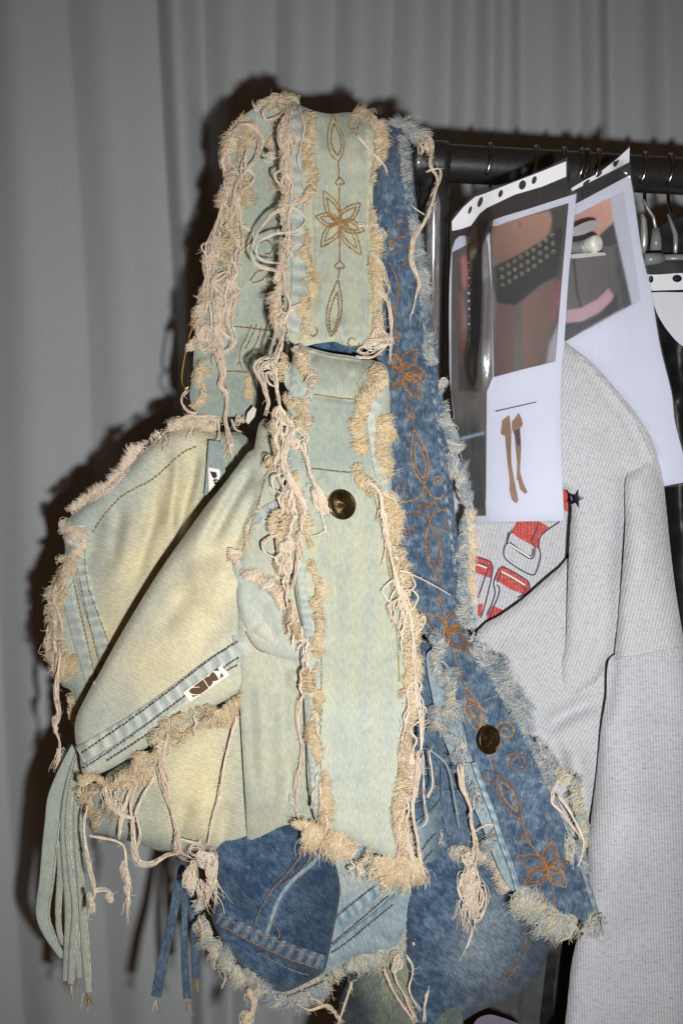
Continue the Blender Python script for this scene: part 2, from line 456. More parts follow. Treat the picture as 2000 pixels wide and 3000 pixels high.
# ------------------------------------------------------------------ materials
def newmat(name):
    m = bpy.data.materials.new(name); m.use_nodes = True; nt = m.node_tree
    b = nt.nodes['Principled BSDF']; return m, nt, b
def node(nt, t, **kw):
    n = nt.nodes.new(t)
    for k, v in kw.items(): setattr(n, k, v)
    return n
def mixc(nt, fac, a, b, blend='MIX'):
    n = node(nt, 'ShaderNodeMix', data_type='RGBA', blend_type=blend); n.clamp_factor = True
    for s, v in ((0, fac), (6, a), (7, b)):
        if isinstance(v, bpy.types.NodeSocket): nt.links.new(v, n.inputs[s])
        elif s == 0: n.inputs[0].default_value = v
        else: n.inputs[s].default_value = (*v, 1)
    return n.outputs[2]
def mth(nt, op, a, b=None, c=None):
    n = node(nt, 'ShaderNodeMath', operation=op)
    for i, v in enumerate((a, b, c)):
        if v is None: continue
        if isinstance(v, bpy.types.NodeSocket): nt.links.new(v, n.inputs[i])
        else: n.inputs[i].default_value = v
    return n.outputs[0]
def noise(nt, vec, scale, detail=3, rough=.55):
    n = node(nt, 'ShaderNodeTexNoise'); n.inputs['Scale'].default_value = scale; n.inputs['Detail'].default_value = detail; n.inputs['Roughness'].default_value = rough
    nt.links.new(vec, n.inputs['Vector']); return n.outputs['Fac']
def mapping(nt, vec, scale=(1, 1, 1), rot=0):
    n = node(nt, 'ShaderNodeMapping'); n.inputs['Scale'].default_value = scale; n.inputs['Rotation'].default_value = (0, 0, rot)
    nt.links.new(vec, n.inputs['Vector']); return n.outputs[0]
def ramp(nt, fac, lo, hi):
    n = node(nt, 'ShaderNodeMapRange', interpolation_type='SMOOTHSTEP'); nt.links.new(fac, n.inputs[0]); n.inputs[1].default_value = lo; n.inputs[2].default_value = hi
    return n.outputs[0]
def wave(nt, vec, period, dist=0., axis='X', dscale=2.):
    n = node(nt, 'ShaderNodeTexWave', bands_direction=axis); n.inputs['Scale'].default_value = .31416 / period; n.inputs['Distortion'].default_value = dist
    n.inputs['Detail'].default_value = 1; n.inputs['Detail Scale'].default_value = dscale; nt.links.new(vec, n.inputs['Vector']); return n.outputs['Fac']

def denim(name, blue, mid, cream, bleach, dark, lo=.36, hi=.66, tw=.13, slub=.13, cr_lo=.45, cr_hi=.8, period=.0019, bump=.5):
    m, nt, b = newmat(name)
    uv = node(nt, 'ShaderNodeUVMap', uv_map='UVMap').outputs[0]
    at = node(nt, 'ShaderNodeVertexColor', layer_name='wear_shade'); sep = node(nt, 'ShaderNodeSeparateColor'); nt.links.new(at.outputs[0], sep.inputs[0])
    n1 = noise(nt, uv, 28, 4, .6); n2 = noise(nt, mapping(nt, uv, (1, .45, 1)), 55, 4, .65); n3 = ramp(nt, noise(nt, mapping(nt, uv, (1, .3, 1), .12), 520, 4, .75), .33, .67)
    n4 = noise(nt, uv, 14, 2, .5)
    n5 = noise(nt, mapping(nt, uv, (1, .5, 1)), 190, 3, .7)
    c = mixc(nt, ramp(nt, mth(nt, 'MULTIPLY_ADD', n5, .5, mth(nt, 'MULTIPLY', n2, .5)), lo, hi), blue, mid)
    crm = mth(nt, 'ADD', mth(nt, 'MULTIPLY', ramp(nt, n4, cr_lo, cr_hi), .3), mth(nt, 'MULTIPLY', sep.outputs[0], mth(nt, 'ADD', .45, n1)))
    c = mixc(nt, crm, c, cream)
    c = mixc(nt, mth(nt, 'MULTIPLY', sep.outputs[1], mth(nt, 'ADD', .4, n1)), c, bleach)
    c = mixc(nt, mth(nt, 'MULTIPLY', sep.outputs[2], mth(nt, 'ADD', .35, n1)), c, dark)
    wv = wave(nt, mapping(nt, uv, (1, 1, 1), math.radians(30)), period, 1.8, 'X', 160.)
    wv2 = mth(nt, 'MULTIPLY_ADD', wv, tw * 2, 1 - tw)
    sl = mth(nt, 'MULTIPLY_ADD', n3, slub * 2, 1 - slub)
    g = node(nt, 'ShaderNodeCombineColor'); k = mth(nt, 'MULTIPLY', wv2, sl)
    for i in range(3): nt.links.new(k, g.inputs[i])
    c = mixc(nt, 1.0, c, g.outputs[0], 'MULTIPLY')
    nt.links.new(c, b.inputs['Base Color'])
    b.inputs['Roughness'].default_value = .88; b.inputs['Specular IOR Level'].default_value = .25
    b.inputs['Sheen Weight'].default_value = .12; b.inputs['Sheen Roughness'].default_value = .5
    bp = node(nt, 'ShaderNodeBump'); bp.inputs['Strength'].default_value = bump; bp.inputs['Distance'].default_value = .0006
    nt.links.new(mth(nt, 'ADD', wv, mth(nt, 'MULTIPLY', n2, 2.0)), bp.inputs['Height']); nt.links.new(bp.outputs[0], b.inputs['Normal'])
    return m

M_LIGHT = denim('pale_denim', srgb(160, 172, 166), srgb(181, 187, 172), srgb(218, 207, 168), srgb(210, 214, 206), srgb(118, 136, 132))
M_LSTRAP = denim('pale_strap_denim', srgb(160, 172, 165), srgb(180, 187, 168), srgb(200, 196, 160), srgb(204, 214, 208), srgb(112, 134, 134), period=.002)
M_HEM = denim('pale_hem_denim', srgb(154, 168, 168), srgb(180, 189, 180), srgb(204, 200, 174), srgb(216, 217, 204), srgb(112, 134, 134), tw=.12)
M_DARK = denim('indigo_denim', srgb(42, 66, 94), srgb(86, 112, 138), srgb(150, 160, 146), srgb(166, 180, 184), srgb(28, 42, 56), tw=.16, slub=.42, cr_lo=.85, cr_hi=1.2, lo=.40, hi=.66)
M_MIDB = denim('washed_blue_denim', srgb(100, 128, 148), srgb(136, 158, 168), srgb(184, 184, 156), srgb(180, 194, 196), srgb(36, 58, 88), tw=.14, slub=.25, cr_lo=.7, cr_hi=1.1)
M_GRNB = denim('faded_green_denim', srgb(92, 110, 112), srgb(128, 138, 122), srgb(168, 166, 132), srgb(160, 172, 166), srgb(30, 44, 58), tw=.18, slub=.32)

def thread_mat(name, rough=.85, trans=0.):
    m, nt, b = newmat(name)
    at = node(nt, 'ShaderNodeVertexColor', layer_name='tint')
    nt.links.new(at.outputs[0], b.inputs['Base Color']); b.inputs['Roughness'].default_value = rough
    b.inputs['Specular IOR Level'].default_value = .3; b.inputs['Sheen Weight'].default_value = .38; b.inputs['Sheen Roughness'].default_value = .45
    if trans:
        tr = node(nt, 'ShaderNodeBsdfTranslucent'); nt.links.new(at.outputs[0], tr.inputs[0])
        mx = node(nt, 'ShaderNodeMixShader'); mx.inputs[0].default_value = trans; out = nt.nodes['Material Output']
        nt.links.new(b.outputs[0], mx.inputs[1]); nt.links.new(tr.outputs[0], mx.inputs[2]); nt.links.new(mx.outputs[0], out.inputs[0])
    return m
M_YARN = thread_mat('cotton_yarn', .85, .14)
M_STITCH = thread_mat('sewing_thread', .6)

def flat(name, c, rough=.6, metal=0., spec=.5, noise_amt=.0, nscale=60, bump=0., coat=0.):
    m, nt, b = newmat(name)
    b.inputs['Base Color'].default_value = (*c, 1); b.inputs['Roughness'].default_value = rough; b.inputs['Metallic'].default_value = metal
    b.inputs['Specular IOR Level'].default_value = spec
    if coat: b.inputs['Coat Weight'].default_value = coat; b.inputs['Coat Roughness'].default_value = .08
    tc = node(nt, 'ShaderNodeTexCoord').outputs['Object']
    if noise_amt:
        nn = noise(nt, tc, nscale, 4, .6)
        c2 = tuple(min(1, v * (1 + noise_amt)) for v in c); c1 = tuple(v * (1 - noise_amt) for v in c)
        nt.links.new(mixc(nt, ramp(nt, nn, .3, .7), c1, c2), b.inputs['Base Color'])
    if bump:
        nn = noise(nt, tc, nscale * 6, 3, .6); bp = node(nt, 'ShaderNodeBump'); bp.inputs['Strength'].default_value = bump; bp.inputs['Distance'].default_value = .001
        nt.links.new(nn, bp.inputs['Height']); nt.links.new(bp.outputs[0], b.inputs['Normal'])
    return m

def knit(name, base, fleck, period, tw=.12, axis='X'):
    m, nt, b = newmat(name)
    uv = node(nt, 'ShaderNodeUVMap', uv_map='UVMap').outputs[0]
    wv = wave(nt, uv, period, .8, axis, 200.)
    n1 = noise(nt, mapping(nt, uv, (1, 3, 1)), 160, 4, .7); n2 = noise(nt, uv, 20, 3, .5)
    c = mixc(nt, ramp(nt, n1, .42, .72), base, fleck)
    c = mixc(nt, mth(nt, 'MULTIPLY', ramp(nt, n2, .4, .8), .12), c, tuple(v * .8 for v in base))
    g = node(nt, 'ShaderNodeCombineColor'); k = mth(nt, 'MULTIPLY_ADD', wv, tw * 2, 1 - tw * 1.4)
    for i in range(3): nt.links.new(k, g.inputs[i])
    nt.links.new(mixc(nt, 1., c, g.outputs[0], 'MULTIPLY'), b.inputs['Base Color'])
    b.inputs['Roughness'].default_value = .9; b.inputs['Specular IOR Level'].default_value = .2; b.inputs['Sheen Weight'].default_value = .2
    bp = node(nt, 'ShaderNodeBump'); bp.inputs['Strength'].default_value = .5; bp.inputs['Distance'].default_value = .0008
    nt.links.new(wv, bp.inputs['Height']); nt.links.new(bp.outputs[0], b.inputs['Normal'])
    return m
M_KNIT = knit('grey_rib_knit', srgb(196, 197, 200), srgb(170, 173, 183), .0031)
M_KNIT2 = knit('grey_fine_knit', srgb(191, 193, 198), srgb(162, 167, 180), .0026)

def film(name):
    m, nt, b = newmat(name); out = nt.nodes['Material Output']; nt.nodes.remove(b)
    tr = node(nt, 'ShaderNodeBsdfTransparent'); tr.inputs[0].default_value = (.93, .94, .96, 1)
    gl = node(nt, 'ShaderNodeBsdfGlossy'); gl.inputs['Roughness'].default_value = .12; gl.inputs['Color'].default_value = (1, 1, 1, 1)
    fr = node(nt, 'ShaderNodeFresnel'); fr.inputs['IOR'].default_value = 1.45
    tc = node(nt, 'ShaderNodeTexCoord').outputs['Object']; nn = noise(nt, mapping(nt, tc, (3, 1, .35)), 26, 1, .4)
    bp = node(nt, 'ShaderNodeBump'); bp.inputs['Strength'].default_value = .35; bp.inputs['Distance'].default_value = .006; nt.links.new(nn, bp.inputs['Height'])
    nt.links.new(bp.outputs[0], gl.inputs['Normal'])
    df = node(nt, 'ShaderNodeBsdfDiffuse'); df.inputs[0].default_value = (.8, .82, .86, 1); m0 = node(nt, 'ShaderNodeMixShader'); m0.inputs[0].default_value = .022
    nt.links.new(tr.outputs[0], m0.inputs[1]); nt.links.new(df.outputs[0], m0.inputs[2])
    mx = node(nt, 'ShaderNodeMixShader'); nt.links.new(fr.outputs[0], mx.inputs[0]); nt.links.new(m0.outputs[0], mx.inputs[1]); nt.links.new(gl.outputs[0], mx.inputs[2])
    nt.links.new(mx.outputs[0], out.inputs[0]); return m
M_FILM = film('clear_plastic_film')
M_PAPER = flat('print_paper', srgb(208, 209, 219), .55, noise_amt=.015)
M_STRIPW = flat('white_plastic_strip', srgb(226, 228, 234), .35)
M_BLKPIPE = flat('black_enamelled_steel', (.016, .017, .018), .34, 0., .6, noise_amt=.3, nscale=300, bump=.25, coat=.5)
M_CHROME = flat('dull_chrome', (.56, .57, .58), .36, .65)
M_POST = flat('worn_black_chrome', (.09, .09, .092), .16, .7, .8, noise_amt=.5, nscale=500, bump=.4, coat=.9)
M_HOOK = flat('steel_wire', (.34, .33, .30), .22, 1.)
M_BRONZE = flat('dark_bronze', (.10, .066, .03), .32, .9, noise_amt=.4, nscale=160, bump=.3)
M_GOLD = flat('gold_wire', srgb(176, 140, 70), .3, 1.)
M_WHITEPL = flat('white_plastic', srgb(214, 216, 206), .3)
M_BLACK = flat('black_satin', (.007, .008, .009), .5, noise_amt=.3, nscale=30)
M_PATCH = flat('white_woven_patch', srgb(240, 234, 224), .8, noise_amt=.03, nscale=900)
M_BROWN = flat('brown_print', srgb(92, 66, 42), .75, noise_amt=.12, nscale=500)
M_INK = flat('navy_print', srgb(24, 24, 44), .75)

# ================================================================== THE SETTING: curtain
def make_curtain():
    DC = 1.40
    vx = [-420, -250, -60, 150, 365, 470, 632, 765, 893, 1025, 1125, 1195, 1330, 1405, 1540, 1660, 1790, 1900, 2030]
    sharp = [.03, .02, .02, .018, .03, .022, .02, .018, .02, .02, .014, .012, .016, .014, .016, .014, .016, .016]
    wx = [(v * 1.27551 - 1000) / FPX * DC for v in vx]
    xs = np.linspace(wx[0], wx[-1], 420); zs = np.linspace(.45, 2.15, 60)
    X, Zz = np.meshgrid(xs, zs)
    sl = (2.05 - Zz) * .045 * np.clip(-X * 3 + .2, -.3, 1)
    U = X - sl + .006 * np.sin(Zz * 5 + X * 9)
    Yd = np.full_like(X, DC)
    for i in range(len(wx) - 1):
        t = np.clip((U - wx[i]) / (wx[i + 1] - wx[i]), 0, 1)
        m = (U >= wx[i]) & (U < wx[i + 1])
        Yd = np.where(m, DC - sharp[i] * (.35 * np.sin(np.pi * t) ** .9 + .65 * (.5 - .5 * np.cos(2 * np.pi * t))) - .003 * np.sin(2 * np.pi * t), Yd)
    V = np.stack([X, Yd, Zz], -1).reshape(-1, 3); n = len(xs)
    faces = [(j * n + i, j * n + i + 1, j * n + n + i + 1, j * n + n + i) for j in range(len(zs) - 1) for i in range(n - 1)]
    me = bpy.data.meshes.new('curtain'); me.from_pydata(V.tolist(), [], faces)
    setattrs(me, np.c_[V[:, 0], V[:, 2]], None)
    m, nt, b = newmat('grey_curtain_cloth')
    uv = node(nt, 'ShaderNodeUVMap', uv_map='UVMap').outputs[0]
    n1 = noise(nt, mapping(nt, uv, (1, .12, 1)), 500, 3, .7); n2 = noise(nt, uv, 6, 2, .5)
    c = mixc(nt, n1, srgb(153, 159, 163), srgb(171, 176, 180)); c = mixc(nt, mth(nt, 'MULTIPLY', n2, .25), c, srgb(138, 143, 147))
    nt.links.new(c, b.inputs['Base Color']); b.inputs['Roughness'].default_value = .75; b.inputs['Specular IOR Level'].default_value = .25; b.inputs['Sheen Weight'].default_value = .1
    o = link('curtain', me, m)
    sd = o.modifiers.new('thickness', 'SOLIDIFY'); sd.thickness = .0015; sd.offset = 1
    tag(o, 'plain grey curtain hanging in soft vertical folds behind the rail', 'curtain')
make_curtain()

# ================================================================== CLOTHES RAIL AND HANGERS
RA = W(1010, 462, 1.072); RB = W(2240, 530, 1.15)
def rail_pt(px):
    """point on the rail axis seen at photo column px"""
    k = (px - 1000) / FPX; v = RB - RA
    t = (k * RA[1] - RA[0]) / (v[0] - k * v[1]); return RA + v * t
def make_rail():
    r = thing('clothes_rail', 'black steel garment rail with speckled upright post', 'clothes rail')
    P = np.linspace(RA, RB, 24); tube('rail_tube', P, .0185, M_BLKPIPE, r, 28)
    J = rail_pt(1270)
    jx = (RB - RA) / np.linalg.norm(RB - RA)
    tube('corner_sleeve', np.linspace(J - jx * .026, J + jx * .012, 6), .0212, M_BLKPIPE, r, 28)
    zz = np.linspace(J[2] - .012, .86, 30)
    # the upright, straight with slightly uneven paint
    tube('upright_post', np.c_[J[0] + (J[2] - zz) * .012, J[1] + (J[2] - zz) * .285, zz], .0158, M_POST, r, 28)
    return r
make_rail()

def hook(parent, px, lean=0, drop=.09, r=.0019, mat=M_HOOK):
    """wire hook over the rail with its stem"""
    c = rail_pt(px); ax = (RB - RA) / np.linalg.norm(RB - RA)
    u = np.array([0, -1, 0.]); u = u - ax * (u @ ax); u /= np.linalg.norm(u); w = np.cross(ax, u); w = w if w[2] > 0 else -w
    R = .0208; pts = []
    for a in np.linspace(-.75, math.pi + .5, 26):
        pts.append(c + (u * math.cos(a) + w * math.sin(a)) * R + ax * lean * (a / 3 - .5))
    # back side runs into the stem under the rail
    e = pts[-1]; s = c - w * .042 + ax * lean * .4
    for t in np.linspace(.15, 1, 8): pts.append(e * (1 - t) ** 2 + 2 * t * (1 - t) * (e - w * .012 - u * .004) + s * t * t)
    pts.append(s - w * drop * .5); pts.append(s - w * drop)
    tube('hook', np.array(pts), r, mat, parent, 10)
    return s - w * drop

def hanger(px, label, lean=0, bar=True, dirx=.35, drop=.07, width=.19):
    h = thing('hanger', label, 'hanger', 'wire hangers along the rail')
    e = hook(h, px, lean, drop)
    if bar:                                                    # sloping wire shoulders, mostly hidden in the garments
        dv = np.array([dirx, 1., 0]); dv /= np.linalg.norm(dv)
        pts = [e + dv * s * width + np.array([0, 0, -abs(s) * .055 + .012 * (1 - abs(s))]) for s in np.linspace(-1 * .12, 1, 20)]
        tube('shoulder_wire', np.array(pts), .0019, M_HOOK, h, 8)
        tube('collar', np.linspace(e + [0, 0, .018], e - [0, 0, .004], 5), .0034, M_CHROME, h, 12)
    return h
hanger(1432, 'dark wire hanger hook next to the corner of the rail, before the sleeved prints', .01, True)
hanger(1566, 'dark wire hanger whose hook passes behind the belt print sleeve', .012, True)
hanger(1648, 'dark wire hanger whose hook curls out above the belt print sleeve corner', .013, True)
hanger(1716, 'dark wire hanger whose hook sits against the rising corner of the second sleeve', .013, False)
hanger(1748, 'dark wire hanger whose hook shows between the two print sleeves', .014, True)
hanger(1884, 'dark wire hanger hook directly beside the second print sleeve', .014, True)
hanger(1958, 'dark wire hanger hook over the white punched strip at the rail', .012, True)
hanger(2010, 'dark wire hanger hook farthest along the rail from the denim straps', .012, True)

# ================================================================== PALE DENIM BAG
LB = thing('denim_bag', 'pale bleached denim shoulder bag with cream frayed edges hung over the rail end', 'bag', 'frayed denim shoulder bags')
T_FR = Threads(); T_ST = Threads(); T_EM = Threads()
GOLDS = [srgb(150, 118, 68), srgb(168, 132, 74), srgb(136, 108, 70)]

# ---- back of the bag
bp_out = Z('R4', (1260, 420), (1180, 330), (1010, 325), (900, 300), (800, 318), (640, 420), (510, 560), (400, 665), (300, 735), (205, 815), (165, 900), (180, 1000), (150, 1110),
           (105, 1250), (95, 1400), (105, 1560), (150, 1764)) + Z('R6', (215, 250), (235, 420), (290, 640), (600, 700)) + Z('R4', (900, 1600), (1100, 1000), (1300, 600))
S_BACK = Surf([(240, 1600, 1.085), (190, 1850, 1.09), (300, 1450, 1.085), (450, 1300, 1.08), (600, 1270, 1.08), (700, 1350, 1.08), (500, 1700, 1.062), (350, 2000, 1.052), (230, 2150, 1.07)],
              np.array(bp_out), .012, 40,
              [(Z('R4', (800, 330), (830, 520), (800, 760), (760, 980)), 22, .010), (Z('R4', (930, 430), (900, 620), (850, 800), (810, 960)), 14, -.011), (Z('R4', (700, 600), (690, 800), (620, 1050), (560, 1250)), 18, -.008), (Z('R4', (860, 400), (850, 600), (800, 850)), 12, -.007), (Z('R4', (500, 700), (480, 900), (430, 1150)), 20, -.006),
               (Z('R4', (1000, 420), (950, 620), (900, 800)), 16, .006), (Z('R4', (400, 720), (350, 900), (330, 1100)), 30, -.006), (Z('R4', (620, 650), (560, 850), (470, 1100), (420, 1300)), 34, .005),
               (Z('R4', (360, 730), (420, 620), (560, 520)), 20, .004)], .0016, 160, 3)
def w_back(x, y):
    a, t, s = pdist(x, y, Z('R4', (950, 420), (820, 700), (650, 1000), (500, 1300), (420, 1500)))
    return (.75 * np.exp(-(a / 90) ** 2) + .3 * np.exp(-((x - 480) / 60) ** 2), .25 * np.exp(-(pdist(x, y, Z('R4', (440, 740), (620, 560), (800, 400)))[0] / 60) ** 2), np.clip((x - 560) / 200, 0, .5))  # cream and pale streaks; darker towards the right
cloth('back_panel', bp_out, S_BACK, M_LIGHT, LB, 11, .0018, rot=1.35, wear_shade=w_back)
band('side_seam', Z('R4', (255, 860), (262, 1050), (300, 1250), (370, 1480), (430, 1700)) + Z('R6', (400, 150)), 40, S_BACK, M_HEM, LB, ripple=.0012, period=30, wearamt=.8)
band('side_hem', Z('R4', (200, 1050), (190, 1230), (230, 1420), (280, 1600), (330, 1764)), 34, S_BACK, M_HEM, LB, off=.0016, ripple=.0008)
for pth in (Z('R4', (930, 410), (860, 440), (780, 510), (690, 590), (600, 640), (510, 690), (440, 760), (370, 850), (335, 910)),
            Z('R4', (290, 1000), (310, 1200), (380, 1400), (440, 1570)), Z('R4', (245, 1080), (290, 1300), (350, 1550), (390, 1700)), Z('R4', (230, 1180), (290, 1450), (345, 1700))):
    stitches(T_ST, pth, S_BACK, 13, 9, .00075, srgb(146, 126, 78), .0024)
# waistband patch and label inside the back
S_BK2 = Surf([(620, 1380, 1.048), (640, 1250, 1.05), (660, 1450, 1.048), (600, 1300, 1.05)])
cloth('inner_facing', [tuple(q) for q in catmull(Z('N6', (440, 1330), (440.1, 1331), (590, 1350), (591, 1351), (610, 1600), (640, 1750), (600, 1960), (599, 1961), (390, 1961), (389, 1960), (410, 1700)), 9, True)], S_BK2, M_HEM, LB, 9, .002, raw=True, wear_shade=lambda x, y: (0 * x, 0 * x, .55 + 0 * x))
cloth('brand_patch', Z('L2', (400, 510), (830, 590), (860, 800), (800, 1000), (420, 1500), (410, 900)), S_BK2, M_PATCH, LB, 6, .0007, offs=.0016, raw=True)
cloth('patch_letter', Z('L2', (460, 660), (700, 700), (745, 910), (690, 890), (640, 960), (540, 870)), S_BK2, M_INK, LB, 5, .0004, offs=.0024, raw=True)
cloth('patch_letter', Z('L2', (570, 1010), (650, 960), (760, 970), (790, 1040), (690, 1020), (670, 1070), (790, 1060), (700, 1170), (640, 1150), (580, 1110), (650, 1090)), S_BK2, M_INK, LB, 5, .0004, offs=.0024, raw=True)

# ---- strap: back run, going over the rail and down behind
sb_out = Z('R1', (690, 165), (560, 165), (450, 215), (380, 275), (340, 340), (315, 440), (305, 560), (275, 750), (230, 950), (205, 1100), (205, 1250), (170, 1380), (130, 1500), (120, 1640)) + \
    Z('N6', (240, 640), (225, 860), (330, 1040), (600, 1060), (850, 1040), (980, 900), (1010, 560), (1180, 300)) + Z('R1', (600, 1250), (600, 900), (640, 600), (680, 350))
S_SB = Surf([(860, 290, 1.072), (740, 310, 1.082), (690, 380, 1.096), (800, 400, 1.096), (660, 600, 1.092), (760, 600, 1.092), (610, 900, 1.082), (740, 900, 1.082), (600, 1200, 1.072), (740, 1200, 1.072)],
            np.array(sb_out), .004, 26, [(Z('R1', (560, 470), (580, 600), (520, 760), (440, 900)), 20, -.008), (Z('N6', (260, 470), (420, 430), (560, 300)), 10, .005), (Z('N6', (700, 560), (780, 350), (900, 100)), 16, .004)], .0014, 110, 5)
cloth('strap_back_run', sb_out, S_SB, M_LSTRAP, LB, 10, .002, rot=.35, wear_shade=lambda x, y: (.1 + 0 * x, .1 + 0 * x, np.clip((y - 1000) / 250, 0, .55) + .12))  # darker towards the lower end
for pth in (Z('N6', (930, 10), (870, 150), (810, 270), (790, 400), (770, 480)), Z('N6', (1040, 30), (1000, 180), (920, 320), (830, 390)), Z('N6', (990, 0), (930, 140), (850, 300)),
            Z('N6', (640, 540), (760, 540), (900, 560)), Z('N6', (800, 430), (830, 520), (900, 560)), Z('N6', (480, 340), (465, 430), (500, 490)), Z('N6', (720, 20), (1140, 70)),
            Z('R1', (430, 1150), (470, 1100), (540, 1090), (500, 1140), (430, 1165)), Z('R1', (520, 1120), (525, 1200), (500, 1280)), Z('R1', (545, 360), (520, 400), (505, 430)),
            Z('R1', (480, 950), (520, 930), (550, 960), (540, 1000), (500, 1000))):
    stitches(T_EM, pth, S_SB, 9, 7, .0008, random.choice(GOLDS), .0014)

# ---- strap: front run
sf_out = Z('R1', (640, 180), (700, 200), (770, 228), (860, 246), (960, 238), (1060, 252), (1115, 300), (1150, 420), (1130, 600), (1125, 800), (1135, 1000), (1140, 1200), (1140, 1380), (1090, 1470), (1000, 1500),
           (930, 1495), (880, 1478), (780, 1490), (700, 1505), (630, 1450), (612, 1300), (610, 1100), (615, 900), (610, 700), (600, 500), (615, 350))
S_SF = Surf([(850, 290, 1.074), (1080, 325, 1.074), (850, 330, 1.054), (1090, 360, 1.052), (850, 420, 1.046), (1110, 450, 1.046), (840, 620, 1.038), (1110, 620, 1.036), (850, 820, 1.02), (1110, 820, 1.018), (860, 1000, 1.0), (1110, 1010, .998)],
            np.array(sf_out), .004, 22, [(Z('R1', (740, 260), (770, 500), (760, 800), (770, 1200), (760, 1440)), 16, -.003), (Z('R1', (1060, 300), (1070, 600), (1060, 1000), (1070, 1400)), 12, -.0025),
                                        (Z('R1', (980, 300), (1000, 420), (1030, 560)), 22, .004), (Z('R1', (830, 1100), (820, 1250), (800, 1400)), 18, .003), (Z('R1', (900, 1350), (920, 1440), (930, 1490)), 26, .006),
                                        (Z('R1', (780, 260), (830, 330), (860, 450)), 18, -.003)], .0012, 120, 8)
cloth('strap', sf_out, S_SF, M_LSTRAP, LB, 9, .0024, rot=.1, wear_shade=lambda x, y: (.22 * (1 + np.sin(x / 9.)) + .1, .15 + 0 * x, .0 * x))
band('strap_hem', Z('R1', (665, 230), (690, 400), (672, 560), (675, 760), (690, 950), (690, 1150), (680, 1300), (650, 1430)), 44, S_SF, M_HEM, LB, off=.0026, ripple=.0008, period=40, wearamt=.7)
band('strap_edge_ridge', Z('R1', (1058, 330), (1075, 520), (1066, 760), (1072, 1000), (1078, 1200), (1075, 1400)), 12, S_SF, M_LSTRAP, LB, off=.0016, ripple=.0003, cream=.8)
band('strap_edge_ridge', Z('R1', (775, 300), (790, 520), (778, 760), (786, 1000), (780, 1200)), 10, S_SF, M_LSTRAP, LB, off=.0012, ripple=.0003, cream=.5)

def petal(c, tip, wd, n=14):
    c = np.array(c, float); tip = np.array(tip, float); v = tip - c; L = np.hypot(*v); nn = np.array([-v[1], v[0]]) / L
    t = np.linspace(0, 1, n); h = np.sin(np.pi * t ** .8) ** .9 * wd
    a = c + v * t[:, None] + nn * h[:, None]; b = c + v * t[:, None] - nn * h[:, None]
    return [tuple(p) for p in np.r_[a, b[::-1][1:]]]
def spiral(c, r, turns=1.4, a0=0., sgn=1, n=26):
    t = np.linspace(0, 1, n); a = a0 + sgn * turns * 6.283 * t; q = r * (1 - .82 * t)
    return [(c[0] + q_ * math.cos(a_), c[1] + q_ * math.sin(a_)) for a_, q_ in zip(a, q)]
def heart(c, r):
    return [(c[0] + r * 16 * math.sin(t) ** 3 / 17, c[1] + r * (13 * math.cos(t) - 5 * math.cos(2 * t) - 2 * math.cos(3 * t) - math.cos(4 * t)) / 17) for t in np.linspace(0, 6.28, 18)]
def emb(T, v, surf, paths, cols, gap=10, ln=7.2, r=.00088, off=.0014):
    for p in paths:
        stitches(T, Z(v, *p), surf, gap, ln, r, random.choice(cols), off)
def flower(c, tips, wd, inner=True):
    out = []
    for i, t in enumerate(tips):
        w_ = wd * min(1., math.hypot(t[0] - c[0], t[1] - c[1]) / 150)
        out.append(petal(c, t, w_))
        if inner: out.append(petal(c, (c[0] + (t[0] - c[0]) * .8, c[1] + (t[1] - c[1]) * .8), w_ * .6))
    return out
emb(T_EM, 'R1', S_SF, [petal((905, 505), (875, 255), 44), petal((905, 470), (882, 300), 26), [(906, 505), (910, 600)], heart((914, 612), 24), [(914, 630), (912, 720), (914, 830)],
     *flower((914, 835), [(828, 665), (1025, 730), (783, 800), (812, 965), (1030, 1010), (1048, 880)], 38), [(914, 840), (914, 940), (914, 1040)], heart((914, 1065), 26), [(914, 1085), (905, 1140)],
     petal((868, 1450), (905, 1145), 40), petal((870, 1430), (900, 1210), 24), spiral((985, 1475), 40, 1., .3), spiral((765, 1428), 34, .7, -1.), spiral((985, 300), 38, 1.3, 0), spiral((740, 1440), 26, .6, 2)], GOLDS)

# ---- lower body of the bag: a stuffed pouch with front and back
lp_out = Z('R6', (300, 880), (420, 720), (700, 560), (1000, 380), (1175, 250), (1400, 300), (1640, 600), (1660, 1000), (1560, 1090), (1450, 1145), (1340, 1185), (1240, 1212), (1150, 1205), (1040, 1195), (900, 1180), (760, 1172), (630, 1132),
           (500, 1092), (400, 1072), (330, 1050), (300, 980))
S_LP = Surf([(280, 2350, 1.03), (400, 2420, 1.02), (640, 2480, 1.012), (900, 2430, 1.0), (500, 2200, 1.004), (700, 2100, .998), (900, 2000, .992)], np.array(catmull(lp_out, 20, True)), .022, 90,
            [(Z('R6', (620, 1120), (640, 950), (700, 760)), 40, -.006), (Z('R6', (1000, 1180), (980, 1000), (960, 800)), 40, .006), (Z('R6', (1060, 1160), (1090, 1000), (1130, 860)), 22, -.006), (Z('R6', (820, 1160), (840, 1000), (900, 860)), 20, -.005), (Z('R6', (480, 1080), (540, 960), (640, 860)), 18, -.006)], .0016, 170, 11)
def w_lp(x, y):
    q, _, _ = pdist(x, y, Z('R6', (960, 480), (960, 700), (930, 950)))
    e, _, _ = pdist(x, y, Z('R6', (330, 980), (600, 1100), (1000, 1190), (1240, 1210)))
    return (.95 * np.exp(-(q / 120) ** 2), 0 * x, .35 * np.exp(-(e / 50) ** 2))  # cream middle, darker along the bottom edge
cloth('lower_pouch', lp_out, S_LP, M_LIGHT, LB, 12, back=lambda x, y, d: np.maximum(d + .002, 1.045 - .25 * (d - 1.0)), rot=.9, wear_shade=w_lp)

